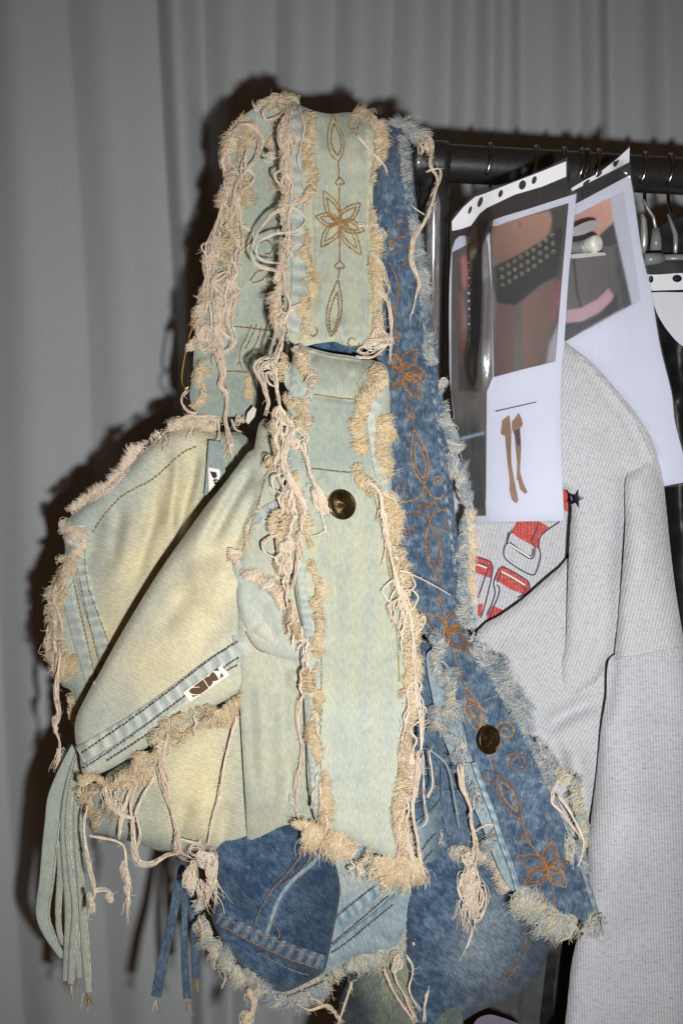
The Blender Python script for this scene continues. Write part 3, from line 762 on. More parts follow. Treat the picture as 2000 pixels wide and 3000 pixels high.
# ---- front flap with folded waist seam
fp_out = Z('R4', (1262, 420), (1230, 440), (1100, 610), (980, 760), (860, 925), (730, 1110), (610, 1300), (480, 1520), (345, 1764)) + \
    Z('R6', (350, 180), (245, 390), (238, 520), (262, 620), (292, 735), (420, 700), (560, 620), (700, 530), (860, 430), (1010, 345), (1180, 250)) + Z('S', (800, 1950), (830, 1700), (830, 1450), (820, 1300), (790, 1230), (760, 1240))
S_FP = Surf([(745, 1250, 1.012), (800, 1300, .996), (540, 1570, 1.0), (680, 1570, .982), (411, 1763, 1.0), (560, 1800, .978), (700, 1800, .975), (279, 2000, 1.006), (224, 2120, 1.01), (450, 2050, .985), (700, 2000, .972), (820, 1900, .972), (250, 2250, 1.002)],
            np.array(catmull(fp_out, 25, True)), .008, 30,
            [(Z('R4', (1280, 500), (1160, 680), (1060, 860), (980, 1000)), 17, -.013), (Z('R4', (1340, 580), (1260, 780), (1220, 940)), 18, .006), (Z('R4', (1230, 520), (1080, 740), (930, 960), (830, 1120)), 36, .009), (Z('R4', (1300, 640), (1200, 860), (1120, 1040)), 14, -.007), (Z('R4', (900, 1200), (820, 1340), (700, 1480)), 30, -.005), (Z('R4', (1150, 1250), (1060, 1420), (900, 1560)), 34, -.005),
             (Z('R4', (1130, 1150), (1000, 1130), (860, 1180)), 40, .005), (Z('R4', (1200, 1100), (1100, 1240), (1000, 1400)), 60, .006)], .0014, 190, 17)
def w_fp(x, y):
    q, _, _ = pdist(x, y, Z('R4', (1080, 1050), (950, 1280), (880, 1500), (700, 1700)))
    return (.95 * np.exp(-(q / 110) ** 2) + .15, .12 + 0 * x, 0 * x)
cloth('front_flap', fp_out, S_FP, M_LIGHT, LB, 11, .0026, rot=.8, wear_shade=w_fp)
band('waist_seam', Z('R6', (262, 610), (420, 520), (600, 410), (800, 270), (1000, 120), (1178, 0)) + Z('R4', (1185, 1490)), 52, S_FP, M_HEM, LB, off=.0022, ripple=.0014, period=36, wearamt=.8, rot=.6)
band('waist_ridge', Z('R6', (290, 680), (450, 580), (640, 450), (850, 300), (1040, 160), (1180, 60)), 16, S_FP, M_HEM, LB, off=.0034, ripple=.0006, period=26, wearamt=.5)
for pth, c in ((Z('R6', (275, 600), (420, 500), (600, 375), (800, 225), (1000, 70), (1170, -40)), (96, 84, 70)), (Z('R6', (280, 690), (430, 590), (620, 455), (830, 300), (1030, 150), (1175, 50)), (96, 84, 70)),
               (Z('R6', (420, 645), (640, 500), (860, 350)), (110, 96, 70)), (Z('R6', (1110, 125), (1175, 90)), (100, 84, 60))):
    stitches(T_ST, pth, S_FP, 12, 8.5, .0008, srgb(*c), .0046)
cloth('brand_patch', Z('LB', (60, 905), (1090, 175), (1310, 440), (250, 1165)), S_FP, M_PATCH, LB, 7, .0012, offs=.0056, raw=True)
for poly in (((220, 880), (260, 815), (330, 785), (420, 775), (520, 780), (480, 755), (330, 755), (600, 560), (755, 790), (610, 900), (590, 905), (540, 955), (420, 965), (280, 945)),
             ((620, 550), (690, 490), (770, 475), (800, 410), (875, 350), (950, 430), (1030, 560), (950, 600), (865, 610), (850, 690), (770, 770)),
             ((890, 335), (995, 248), (1045, 325)), ((1085, 370), (1165, 465), (1055, 540)), ((285, 985), (500, 985), (380, 1010), (345, 1050))):
    cloth('patch_letter', Z('LB', *poly), S_FP, M_BROWN, LB, 6, .0005, offs=.0066, raw=True)

# ---- side gusset to the right of the flap, partly under the strap tail
sp_out = Z('R5', (370, 540), (310, 640), (285, 780), (240, 920), (225, 1000), (200, 1100), (190, 1400), (202, 1764)) + Z('R6', (1178, 200), (1186, 400), (1212, 850), (1240, 1205), (1340, 1180), (1450, 1140), (1560, 1080)) + \
    Z('S', (930, 2440), (980, 2350), (980, 1900), (960, 1500), (900, 1350), (830, 1330))
S_SP = Surf([(770, 1400, .978), (850, 1400, .972), (712, 1570, .970), (850, 1600, .964), (700, 1800, .966), (860, 1850, .962), (702, 2000, .966), (880, 2050, .960), (712, 2300, .966), (722, 2430, .978), (735, 2500, .998), (900, 2420, .988), (950, 2200, .962)],
            np.array(catmull(sp_out, 25, True)), .0035, 16,
            [(Z('R5', (240, 1440), (320, 1540), (430, 1600), (540, 1620)), 20, -.006), (Z('R5', (260, 1420), (340, 1510), (440, 1560)), 26, .006), (Z('R5', (400, 1620), (470, 1720)) + Z('R6', (1480, 100), (1540, 170)), 16, -.005),
             (Z('R6', (1300, 60), (1290, 400), (1320, 800), (1330, 1100)), 46, .006), (Z('R6', (1440, 150), (1430, 500), (1450, 900)), 24, -.007), (Z('R6', (1230, 100), (1250, 500), (1270, 900)), 22, -.004), (Z('R6', (1520, 200), (1500, 600), (1400, 1000)), 18, -.005), (Z('R5', (480, 1640), (500, 1764)) + Z('R6', (1520, 100)), 12, .005)], .0014, 150, 23)
def w_sp(x, y):
    q, _, _ = pdist(x, y, Z('R5', (250, 1250), (320, 1400), (460, 1500)))
    return (.25 + .15 * nz(x, y, 300, 4), .35 * np.exp(-(q / 60) ** 2), 0 * x)
cloth('side_gusset', sp_out, S_SP, M_LIGHT, LB, 11, .0026, rot=.2, wear_shade=w_sp)
band('gusset_seam', Z('R5', (290, 830), (350, 780), (420, 745), (480, 730)), 34, S_SP, M_HEM, LB, off=.002, ripple=.0008, wearamt=.5)
band('gusset_ridge', Z('R5', (285, 865), (345, 815), (415, 780), (470, 770)), 9, S_SP, M_HEM, LB, off=.003, ripple=.0002, wearamt=.9)
stitches(T_ST, Z('R5', (235, 1470), (290, 1560), (350, 1590), (430, 1610)), S_SP, 10, 7, .0007, srgb(120, 96, 60), .0016)
stitches(T_ST, Z('R5', (345, 600), (300, 760), (250, 930)), S_SP, 10, 7, .0007, srgb(140, 120, 84), .0016)
# pocket flap lying on the gusset, frayed along its upper edge
pk_out = Z('R5', (160, 1035), (260, 1135), (390, 1215), (455, 1300), (490, 1410), (560, 1510), (600, 1620), (520, 1640), (420, 1615), (330, 1590), (270, 1540), (215, 1440), (190, 1330), (172, 1180))
S_PK = Surf([(685, 1640, .967), (800, 1720, .960), (880, 1870, .957), (700, 1790, .964), (760, 1880, .963)], np.array(catmull(pk_out, 20, True)), .006, 60,
            [(Z('R5', (190, 1180), (210, 1300), (250, 1420)), 20, .004), (Z('R5', (330, 1250), (330, 1400), (400, 1540)), 30, -.004)], .001, 90, 29)
cloth('pocket_flap', pk_out, S_PK, M_LIGHT, LB, 9, back=lambda x, y, d: d + .002, rot=.2, wear_shade=lambda x, y: (.05 + 0 * x, .3 + 0 * x, 0 * x))

# ---- the strap's hanging tail: two overlaid lengths
tl_out = [(882, 1016), (914, 1024), (967, 1038), (1016, 1046), (1061, 1054), (1095, 1056), (1132, 1075), (1140, 1141), (1142, 1221), (1140, 1301), (1146, 1400), (1150, 1508), (1160, 1610), (1176, 1738), (1192, 1865), (1204, 2000),
          (1196, 2200), (1186, 2353), (1168, 2527), (1163, 2527), (1110, 2500), (1051, 2470), (990, 2445), (954, 2430), (923, 2399), (903, 2302), (898, 2200), (896, 2000), (890, 1865), (870, 1763), (850, 1610), (840, 1500),
          (836, 1400), (838, 1301), (842, 1194), (850, 1100), (862, 1030)]
S_TL = Surf([(880, 1020, .992), (1110, 1060, .992), (870, 1080, .974), (1120, 1100, .974), (870, 1250, .965), (1120, 1250, .966), (870, 1450, .955), (1130, 1450, .956), (900, 1800, .945), (1150, 1800, .948), (930, 2150, .944), (1170, 2150, .948), (950, 2400, .952), (1150, 2500, .955)],
            np.array(catmull(tl_out, 25, True)), .005, 30,
            [(Z('N7', (540, 660), (760, 690), (1020, 730)), 8, -.004, 'G'), (Z('N7', (720, 270), (780, 460), (830, 640)), 12, .003), (Z('N7', (930, 300), (940, 450)), 12, .003), (Z('N7', (500, 170), (520, 300)), 14, -.004), (Z('N7', (1060, 320), (1080, 520)), 10, .003),
             (Z('N7', (760, 1100), (780, 1300), (740, 1480)), 30, .003), (Z('N7', (560, 1500), (640, 1650), (660, 1850)), 22, .004), (Z('R5', (690, 940), (740, 1150), (760, 1400), (750, 1600)), 12, -.0025), (Z('R5', (900, 1000), (960, 1400), (980, 1764)), 60, .003)], .001, 140, 31)
def w_tl(x, y):
    up = np.clip((1385 - y) / 30, 0, 1)
    return (np.clip((y - 1380) / 60, 0, 1) * (.22 + .12 * np.sin(x / 11 + .004 * y)), np.clip((y - 2000) / 300, 0, .3) + .05, .30 * up * np.clip((y - 1150) / 40, 0, 1))
cloth('strap_tail', tl_out, S_TL, M_LSTRAP, LB, 9, .0034, rot=.12, wear_shade=w_tl)
band('tail_hem', Z('N7', (1200, 640), (1190, 820), (1150, 950), (1170, 1150), (1200, 1350), (1260, 1560), (1340, 1720)), [24, 34, 26, 24, 28, 34, 18], S_TL, M_HEM, LB, off=.003, ripple=.0004, wearamt=.6)
band('tail_hem', Z('R5', (545, 1000), (555, 1180), (575, 1330), (590, 1480), (575, 1600), (590, 1764)) + Z('R7', (800, 0), (815, 150), (818, 330)), [20, 30, 26, 26, 22, 16, 16], S_TL, M_HEM, LB, off=.003, ripple=.0006, period=22, wearamt=.6)
band('tail_hem', Z('N7', (300, 330), (250, 450), (280, 560), (390, 640)), [10, 34, 34, 10], S_TL, M_HEM, LB, off=.004, ripple=.0008, wearamt=.4)
band('tail_fold_ridge', Z('N7', (385, 140), (500, 172), (700, 222), (880, 248), (1040, 275)), 11, S_TL, M_LSTRAP, LB, off=.002, ripple=.0004, cream=.4)
for pth, c in ((Z('N7', (520, 655), (640, 672), (800, 695), (1010, 715)), (150, 122, 72)), (Z('N7', (500, 1465), (640, 1480), (800, 1500), (940, 1508)), (128, 110, 80)),
               (Z('R5', (960, 660), (1000, 800), (1030, 950), (1060, 1150), (1090, 1350), (1110, 1600), (1115, 1764)), (160, 150, 104)), (Z('R7', (1335, 0), (1325, 200), (1320, 420)), (170, 164, 120)),
               (Z('R5', (660, 1400), (668, 1560), (670, 1764)) + Z('R7', (860, 0), (866, 180), (880, 360)), (160, 152, 112))):
    stitches(T_ST, pth, S_TL, 10, 7.5, .0007, srgb(*c), .0018)
stitches(T_ST, Z('R5', (1005, 790), (1040, 960), (1072, 1150), (1105, 1350)), S_TL, 10, 7.5, .0006, srgb(170, 160, 110), .0016)

def button(parent, c, surf, rad, tilt):
    """domed metal snap button with a rolled rim"""
    me = bpy.data.meshes.new('button'); V = []; F = []; K = 40
    prof = [(1.0, -.0012), (1.03, .0006), (1.0, .0020), (.93, .0024), (.86, .0019), (.82, .0018), (.60, .0030), (.30, .0038), (.0, .0040)]
    for q, h in prof:
        for k in range(K):
            a = 6.28318 * k / K; wob = 1 + (.0 if q > .8 else .10 * math.cos(3 * a))
            V.append((q * rad * math.cos(a), -h * wob, q * rad * math.sin(a)))
    for j in range(len(prof) - 1):
        for k in range(K):
            k2 = (k + 1) % K; F.append((j * K + k, j * K + k2, j * K + K + k2, j * K + K + k))
    me.from_pydata(V, [], F); o = link('button', me, M_BRONZE, parent)
    p = surf.at(np.array([c[0]]), np.array([c[1]]), .005)[0]
    o.location = p; o.rotation_euler = tilt
    return o
button(LB, Z('N7', (825, 1862))[0], S_TL, .0128, (math.radians(-8), math.radians(-14), math.radians(30)))

# ---- metal ring and small tags near the back strap
rg = Z('N6', (262, 0), (225, 110), (185, 270), (150, 450), (130, 600), (138, 690), (175, 738), (205, 720), (235, 560), (262, 420))
P = catmull(rg, 6); tube('strap_ring', W(P[:, 0], P[:, 1], 1.098), .0012, M_GOLD, LB, 8)
S_TG = Const([(750, 1220, 1.04), (700, 1100, 1.06), (850, 1000, 1.02), (600, 900, 1.06)])
cloth('paper_tag', Z('N6', (880, 1020), (950, 940), (985, 975), (965, 1060), (890, 1150), (862, 1110)), S_TG, M_PATCH, LB, 7, .0012, raw=True)
cloth('clear_tag', Z('N6', (1330, 0), (1430, 60), (1390, 200), (1345, 330), (1320, 330)), Const([(840, 1000, 1.012), (850, 1030, 1.012), (845, 960, 1.012)]), M_FILM, LB, 8, .0008)

# ---- tie cords hanging at the side
S_CD = Const([(150, 2300, 1.065), (200, 2600, 1.075), (250, 2900, 1.075), (230, 2200, 1.05)])
cp = [(Z('R6', (245, 560), (190, 690), (130, 850), (110, 1000), (92, 1150), (75, 1330), (52, 1520), (90, 1640), (165, 1775)), [30, 46, 52, 50, 48, 46, 44, 36, 16], .002, .0),
      (Z('R6', (150, 1100), (152, 1300), (140, 1500), (150, 1650), (172, 1700)), [18, 20, 20, 18, 14], .0, -.004),
      (Z('R6', (260, 590), (215, 720), (180, 900), (172, 1080), (185, 1280), (200, 1500), (196, 1700), (188, 1910)), [16, 20, 22, 22, 22, 24, 26, 26], .005, .002),
      (Z('R6', (268, 600), (228, 740), (200, 920), (196, 1100), (214, 1300), (236, 1500), (222, 1700), (212, 1925)), [14, 16, 17, 17, 18, 18, 20, 20], .008, .004),
      (Z('R6', (276, 620), (240, 760), (222, 940), (220, 1120), (238, 1300), (250, 1500), (248, 1700), (262, 1890)), [12, 15, 16, 16, 16, 16, 18, 18], .006, .006),
      (Z('R6', (282, 640), (256, 780), (243, 960), (246, 1140), (262, 1330), (275, 1520), (292, 1740), (316, 1975)), [12, 15, 16, 16, 17, 18, 20, 22], .009, .008),
      (Z('R6', (290, 660), (268, 800), (260, 980), (268, 1180), (284, 1420), (300, 1640), (312, 1800), (318, 1960)), [10, 12, 14, 14, 14, 15, 15, 16], .004, .01)]
for i, (pt, wd, of, tw_) in enumerate(cp):
    _p = catmull(pt, 14); _w = np.interp(np.linspace(0, 1, len(_p)), np.linspace(0, 1, len(wd)), wd) * .5
    for sx_ in (-1, 1): stitches(T_ST, [tuple(q) for q in _p[::3] + np.c_[_w * sx_ * .8, 0 * _w][::3]], S_CD, 9, 8, .0006, srgb(214, 214, 190), of + .0055)
    cord('tie_cord', pt, wd, S_CD, M_LIGHT if i % 2 else M_LSTRAP, LB, .0034, of + .004, .3 if i == 0 else .1, wear_shade=(.15, .2 if i == 0 else .05, .32))
T_GD = Threads(); 
for c, L in ((Z('R6', (205, 1930))[0], 60), (Z('R6', (250, 1890))[0], 66), (Z('R6', (300, 1970))[0], 60), (Z('R6', (312, 1985))[0], 50)):
    tassel(T_GD, c, L, 4, S_CD, 6, 1.57, .0005, GOLDS + PAL_TAN[:1], .01)
T_GD.build('cord_tip_thread', M_STITCH, LB)
T_ST.build('seam_stitching', M_STITCH, LB); T_EM.build('embroidery', M_STITCH, LB)

# ---- fraying of the pale bag: fluffy raw edges
def fz(T, v, path, surf, **k): fuzz(T, Z(v, *path), surf, **k)
A = T_FR
# strap front run, left and right edges
fz(A, 'R1', [(615, 190), (660, 155), (690, 190), (740, 260), (750, 330), (730, 430), (760, 480), (740, 560), (760, 640), (730, 720), (735, 830), (735, 960), (750, 1060), (750, 1180), (740, 1300), (720, 1420), (690, 1500)], S_SF, L=34, every=17, per=15, side=0, lift=.007, off=.003)
fz(A, 'R1', [(640, 200), (610, 330), (640, 430), (625, 560), (650, 640), (620, 760), (625, 900), (610, 1050), (590, 1180), (580, 1300), (600, 1420)], S_SF, L=34, every=17, per=14, side=1, lift=.006, off=.002, pal=PAL_MIX, spread=18)
fz(A, 'R1', [(940, 235), (1030, 235), (1090, 270), (1140, 350), (1150, 440), (1130, 520), (1120, 600), (1150, 640), (1115, 740), (1110, 830), (1125, 960), (1110, 1080), (1125, 1200), (1120, 1320), (1135, 1420), (1100, 1480)], S_SF, L=32, every=16, per=15, side=-1, lift=.006, off=.002, inset=.8)
fz(A, 'R1', [(560, 165), (600, 140), (680, 150)], S_SF, L=26, every=10, per=14, side=0, lift=.004)
# strap back run
fz(A, 'R1', [(600, 170), (520, 180), (440, 225), (380, 275), (340, 340), (315, 440), (310, 560), (285, 700), (240, 900), (215, 1060), (210, 1200), (170, 1340), (135, 1480)], S_SB, L=38, every=15, per=16, side=0, lift=.008, off=.002, pal=PAL_MIX, spread=22)
fz(A, 'R1', [(420, 320), (380, 430), (370, 560), (400, 680), (340, 800), (330, 920), (300, 1050), (340, 1150), (330, 1260), (250, 1380), (240, 1500)], S_SB, L=44, every=18, per=15, side=0, lift=.010, off=.003, pal=PAL_TAN, spread=20)
fz(A, 'R1', [(560, 300), (540, 420), (590, 520), (560, 640)], S_SB, L=30, every=18, per=12, side=0, lift=.006, pal=PAL_TAN)
fz(A, 'R1', [(120, 1480), (60, 1560), (40, 1600)], S_SB, L=40, every=14, per=14, side=0, lift=.004, pal=PAL_PINK)
fz(A, 'N6', [(340, 480), (350, 600), (360, 720), (350, 850), (270, 920)], S_SB, L=26, every=14, per=15, side=0, lift=.006, pal=PAL_TAN)
fz(A, 'N6', [(920, 600), (920, 720), (890, 830)], S_SB, L=26, every=14, per=14, side=0, lift=.005, pal=PAL_TAN)
# mouth of the back panel and its left side
fz(A, 'N6', [(560, 1090), (430, 1080), (250, 1070), (100, 1110), (0, 1180)], S_BACK, L=34, every=12, per=16, side=0, lift=.008, pal=PAL_MIX, spread=18, off=.004)
fz(A, 'R4', [(1030, 300), (900, 280), (780, 290), (690, 350), (620, 400), (560, 460), (500, 545), (420, 640), (330, 690), (240, 740), (195, 800)], S_BACK, L=26, every=9, per=14, side=1, lift=.004, pal=PAL_PINK, lean=.3, curl=.6, inset=.7)
fz(A, 'R4', [(170, 860), (240, 900), (200, 930)], S_BACK, L=34, every=8, per=18, side=0, lift=.005, pal=PAL_PINK, lean=.3)
fz(A, 'R4', [(290, 930), (270, 980), (200, 1030), (150, 1060)], S_BACK, L=28, every=12, per=14, side=0, lift=.005, pal=PAL_MIX)
fz(A, 'R4', [(250, 1040), (190, 1100), (150, 1160), (170, 1260), (130, 1350), (170, 1430), (150, 1520), (190, 1600), (200, 1700)], S_BACK, L=36, every=13, per=16, side=0, lift=.008, pal=PAL_TAN, spread=18)
fz(A, 'R4', [(150, 1120), (110, 1230), (100, 1350), (95, 1480), (115, 1600), (140, 1740)], S_BACK, L=30, every=13, per=13, side=1, lift=.005, pal=PAL_MIX, inset=.8)
fz(A, 'R6', [(150, 60), (190, 180), (210, 300), (220, 400)], S_BACK, L=34, every=13, per=14, side=0, lift=.006, pal=PAL_TAN)
# front flap hem
fz(A, 'R6', [(300, 760), (350, 740), (430, 780), (500, 760), (560, 720), (620, 640), (700, 600), (720, 520), (790, 430), (860, 390), (930, 340), (1000, 350), (1070, 370), (1130, 310), (1178, 270)], S_FP, L=36, every=11, per=20, side=0, lift=.011, pal=PAL_TAN, spread=22, off=.003)
fz(A, 'R6', [(290, 820), (300, 880), (330, 960), (360, 1000)], S_LP, L=34, every=11, per=16, side=0, lift=.010, pal=PAL_TAN, off=.006)
fz(A, 'R6', [(420, 860), (480, 900), (520, 950)], S_LP, L=44, every=14, per=15, side=0, lift=.012, pal=PAL_MIX, off=.008)
fz(A, 'R6', [(800, 480), (760, 560), (720, 620)], S_FP, L=30, every=12, per=16, side=0, lift=.010, pal=PAL_TAN, off=.003)
fz(A, 'R6', [(330, 790), (430, 800), (560, 760), (660, 670), (740, 590), (800, 480), (900, 430), (1010, 390), (1100, 400), (1172, 320)], S_LP, L=40, every=10, per=18, side=0, lift=.012, pal=PAL_TAN, spread=22, off=.006)
fz(A, 'R6', [(620, 690), (720, 610), (790, 510), (900, 420)], S_LP, L=36, every=10, per=18, side=0, lift=.012, pal=PAL_MIX, spread=22, off=.010)
# gusset, pocket
fz(A, 'R5', [(300, 760), (250, 860), (240, 960), (225, 1000)], S_SP, L=18, every=14, per=10, side=0, lift=.004, pal=PAL_MIX)
fz(A, 'R5', [(165, 1015), (170, 1060), (230, 1130), (300, 1170), (370, 1220), (420, 1270), (450, 1330)], S_PK, L=32, every=7, per=18, side=-1, lift=.006, pal=PAL_PINK, lean=.25, curl=.8, spread=12, off=.002, inset=.5)
fz(A, 'R5', [(450, 1320), (480, 1400), (500, 1460), (540, 1510)], S_PK, L=28, every=10, per=16, side=0, lift=.006, pal=PAL_MIX, off=.003)
# strap tail left side
fz(A, 'N7', [(370, 170), (420, 260), (400, 330), (450, 430), (520, 500), (490, 600), (440, 720), (460, 830), (420, 930), (440, 1030)], S_TL, L=42, every=14, per=18, side=0, lift=.010, pal=PAL_MIX, spread=16, off=.002)
fz(A, 'N7', [(180, 300), (150, 450), (180, 600), (240, 750), (330, 800), (380, 900), (250, 950), (120, 900)], S_TL, L=40, every=15, per=18, side=0, lift=.010, pal=PAL_TAN, spread=18, off=.002)
fz(A, 'N7', [(100, 1040), (90, 1150), (110, 1300), (90, 1420), (160, 1550), (180, 1700), (190, 1850), (230, 2000), (220, 2140)], S_TL, L=34, every=12, per=18, side=0, lift=.011, pal=PAL_TAN, spread=20, off=.002)
fz(A, 'N7', [(300, 1380), (330, 1500), (320, 1650), (330, 1800), (360, 1950), (400, 2100)], S_TL, L=30, every=13, per=15, side=0, lift=.009, pal=PAL_TAN, spread=16, off=.002)
fz(A, 'R5', [(400, 820), (410, 900), (440, 1100), (460, 1200), (490, 1300), (520, 1400), (540, 1480)], S_TL, L=30, every=11, per=17, side=0, lift=.010, pal=PAL_TAN, spread=16, off=.001)
fz(A, 'R5', [(580, 860), (600, 960), (610, 1060), (640, 1160), (650, 1260), (660, 1350), (650, 1440), (640, 1530), (650, 1620), (630, 1700)], S_TL, L=30, every=13, per=15, side=0, lift=.008, pal=PAL_TAN, off=.002)
fz(A, 'R7', [(820, 0), (850, 80), (880, 160), (880, 260), (870, 340), (860, 420)], S_TL, L=38, every=10, per=16, side=-1, lift=.006, pal=PAL_TAN, bias=.4, lean=.35, curl=.9, off=.002)
# strap tail right side
fz(A, 'N7', [(1150, 330), (1220, 400), (1260, 480), (1240, 560), (1150, 640), (1080, 720), (1060, 820), (1030, 920), (1000, 1020), (1040, 1120), (1060, 1240), (1020, 1340), (1000, 1440), (1020, 1540), (1100, 1620), (1180, 1700)], S_TL, L=40, every=11, per=18, side=1, lift=.008, pal=PAL_TAN, lean=.35, curl=1.2, spread=14, off=.003, inset=.5)
fz(A, 'N7', [(1290, 900), (1320, 1000), (1340, 1080), (1280, 1160), (1290, 1280), (1330, 1400), (1340, 1520), (1370, 1640), (1400, 1780), (1430, 1880), (1440, 2000), (1420, 2120)], S_TL, L=34, every=11, per=16, side=-1, lift=.007, pal=PAL_TAN, lean=.5, spread=14, off=.002, inset=.9)
fz(A, 'R5', [(1060, 700), (1100, 850), (1090, 950), (1130, 1080), (1160, 1200), (1180, 1300), (1210, 1420), (1200, 1520), (1200, 1620), (1210, 1720)], S_TL, L=32, every=9, per=17, side=-1, lift=.008, pal=PAL_TAN, lean=.6, spread=14, off=.002, inset=1.)
fz(A, 'R7', [(1350, 0), (1360, 120), (1330, 240), (1310, 340), (1320, 440), (1340, 520), (1350, 620), (1330, 680)], S_TL, L=40, every=8, per=17, side=-1, lift=.008, pal=PAL_MIX, bias=.7, lean=.4, curl=.8, spread=14, off=.002, inset=.7)
fuzz(A, [(912, 1985), (925, 2050), (918, 2120), (925, 2200)], S_TL, L=36, every=11, per=16, side=0, lift=.009, pal=PAL_TAN, off=.002)
fuzz(A, [(1212, 1980), (1203, 2060), (1200, 2130), (1192, 2210)], S_TL, L=34, every=9, per=17, side=0, lift=.008, pal=PAL_MIX, off=.002)
# tail tip
fz(A, 'R7', [(800, 460), (850, 480), (900, 500), (960, 520), (1030, 560), (1100, 600), (1180, 640), (1260, 670), (1330, 680), (1400, 640)], S_TL, L=66, every=6, per=14, side=1, lift=.007, pal=PAL_TAN + PAL_PINK[:2], lean=.28, curl=.7, spread=12, off=.001, inset=.5, bias=.15)
fz(A, 'R7', [(730, 430), (780, 450), (830, 480)], S_TL, L=40, every=9, per=14, side=0, lift=.005, pal=PAL_MIX, off=0.)
A.build('frayed_edge', M_YARN, LB)

# ---- loose yarn hanks of the pale bag
NS = lambda v, *a: Z(v, *a)
def hank(parent, parts, name='loose_yarn'):
    T = Threads()
    for kind, *a in parts:
        if kind == 's': strand(T, *a[:-1], **a[-1])
        elif kind == 'n': nest(T, *a[:-1], **a[-1])
        else: tassel(T, *a[:-1], **a[-1])
    return T.build(name, M_YARN, parent, False)
def st(v, pts, surf, n, w, **k): return ('s', Z(v, *pts), surf, dict(n=n, w=w, **k))
def ne(v, c, rx, ry, n, surf, **k):
    s = VIEWS[v][2]; return ('n', Z(v, c)[0], rx * s, ry * s, n, surf, k)
def ta(v, c, L, n, surf, **k): return ('t', Z(v, c)[0], L * VIEWS[v][2], n, surf, k)

hank(LB, [st('R1', [(330, 350), (380, 300), (450, 320), (490, 380), (470, 470), (400, 560), (350, 650), (360, 740), (385, 850)], S_SB, 6, 9, off=.013), ne('R1', (420, 380), 70, 60, 12, S_SB, off=.012)])
hank(LB, [st('R1', [(650, 195), (625, 260), (590, 340), (600, 430), (640, 490), (650, 600)], S_SF, 8, 12, off=.007), ne('R1', (640, 390), 50, 90, 16, S_SF, off=.006), ne('R1', (550, 480), 60, 32, 12, S_SF, off=.006)])
hank(LB, [st('R1', [(560, 190), (500, 230), (520, 280), (600, 250), (620, 210)], S_SB, 5, 10, off=.012), st('R1', [(690, 200), (720, 330), (690, 480), (700, 560)], S_SF, 3, 5, off=.008)])
hank(LB, [st('R1', [(740, 700), (640, 740), (540, 800), (465, 900), (435, 1000), (470, 1065), (560, 1090), (650, 1100)], S_SF, 4, 5, off=.008), st('R1', [(690, 900), (580, 890), (490, 930), (462, 990), (500, 1040), (600, 1055)], S_SF, 3, 4, off=.009), st('R1', [(620, 840), (590, 930), (595, 1050), (640, 1110)], S_SF, 2, 3, off=.008)])
hank(LB, [st('R1', [(300, 640), (260, 800), (210, 950), (190, 1080), (200, 1250), (150, 1380)], S_SB, 6, 10, off=.008), ne('R1', (235, 1000), 55, 70, 16, S_SB, off=.008), st('R1', [(180, 990), (200, 985), (215, 1000), (190, 1040), (180, 1060), (200, 1070)], S_SB, 2, 2, off=.006)])
hank(LB, [ne('R1', (300, 1310), 85, 90, 36, S_SB, off=.010), ne('R1', (190, 1430), 75, 95, 30, S_SB, off=.008), st('R1', [(280, 1150), (330, 1250), (300, 1350), (330, 1450), (320, 1540)], S_SB, 7, 16, off=.012)])
hank(LB, [st('R1', [(340, 700), (370, 800), (390, 900), (385, 990)], S_SB, 4, 8, off=.014), ne('R1', (330, 1150), 50, 55, 12, S_SB, off=.011)])
hank(LB, [st('R1', [(610, 1080), (620, 1200), (645, 1290), (600, 1400), (590, 1500), (550, 1620)], S_SF, 7, 10, off=.009), st('R1', [(720, 1270), (640, 1310), (610, 1390)], S_SF, 4, 6, off=.008)])
hank(LB, [st('R1', [(1005, 362), (1080, 450), (1150, 520), (1180, 600), (1230, 650), (1300, 740), (1370, 792)], S_SF, 3, 4, off=.010, wob=.6), st('R1', [(1230, 650), (1180, 730), (1135, 790), (1130, 830)], S_SF, 2, 2.5, off=.010, wob=.5)])
hank(LB, [ne('R1', (1120, 890), 50, 38, 12, S_SF, off=.006), st('R1', [(1010, 848), (1070, 845), (1130, 855)], S_SF, 3, 5, off=.005), st('R1', [(1080, 990), (1140, 1060), (1160, 1140), (1180, 1200), (1150, 1240)], S_SF, 3, 5, off=.006)])
hank(LB, [st('R1', [(1120, 1200), (1170, 1260), (1190, 1370), (1190, 1500), (1180, 1600)], S_SF, 5, 7, off=.006), ne('R1', (1110, 1500), 95, 45, 22, S_SF, off=.008), st('R1', [(1000, 1560), (1090, 1560), (1160, 1500), (1180, 1430)], S_SF, 5, 8, off=.008)])
hank(LB, [st('N6', [(470, 0), (540, 150), (560, 400), (600, 560), (570, 700), (640, 800), (640, 950), (630, 1100), (670, 1300), (700, 1480)], S_SB, 11, 13, off=.010), ne('N6', (640, 780), 45, 60, 14, S_SB, off=.010), ta('N6', (690, 1330), 260, 12, S_SB, spread=12, off=.012),
          st('N6', [(560, 50), (640, 130), (740, 200), (640, 310), (560, 330)], S_SB, 6, 9, off=.012), st('N6', [(710, 0), (740, 120), (750, 210), (680, 250)], S_SB, 3, 3, off=.008)])
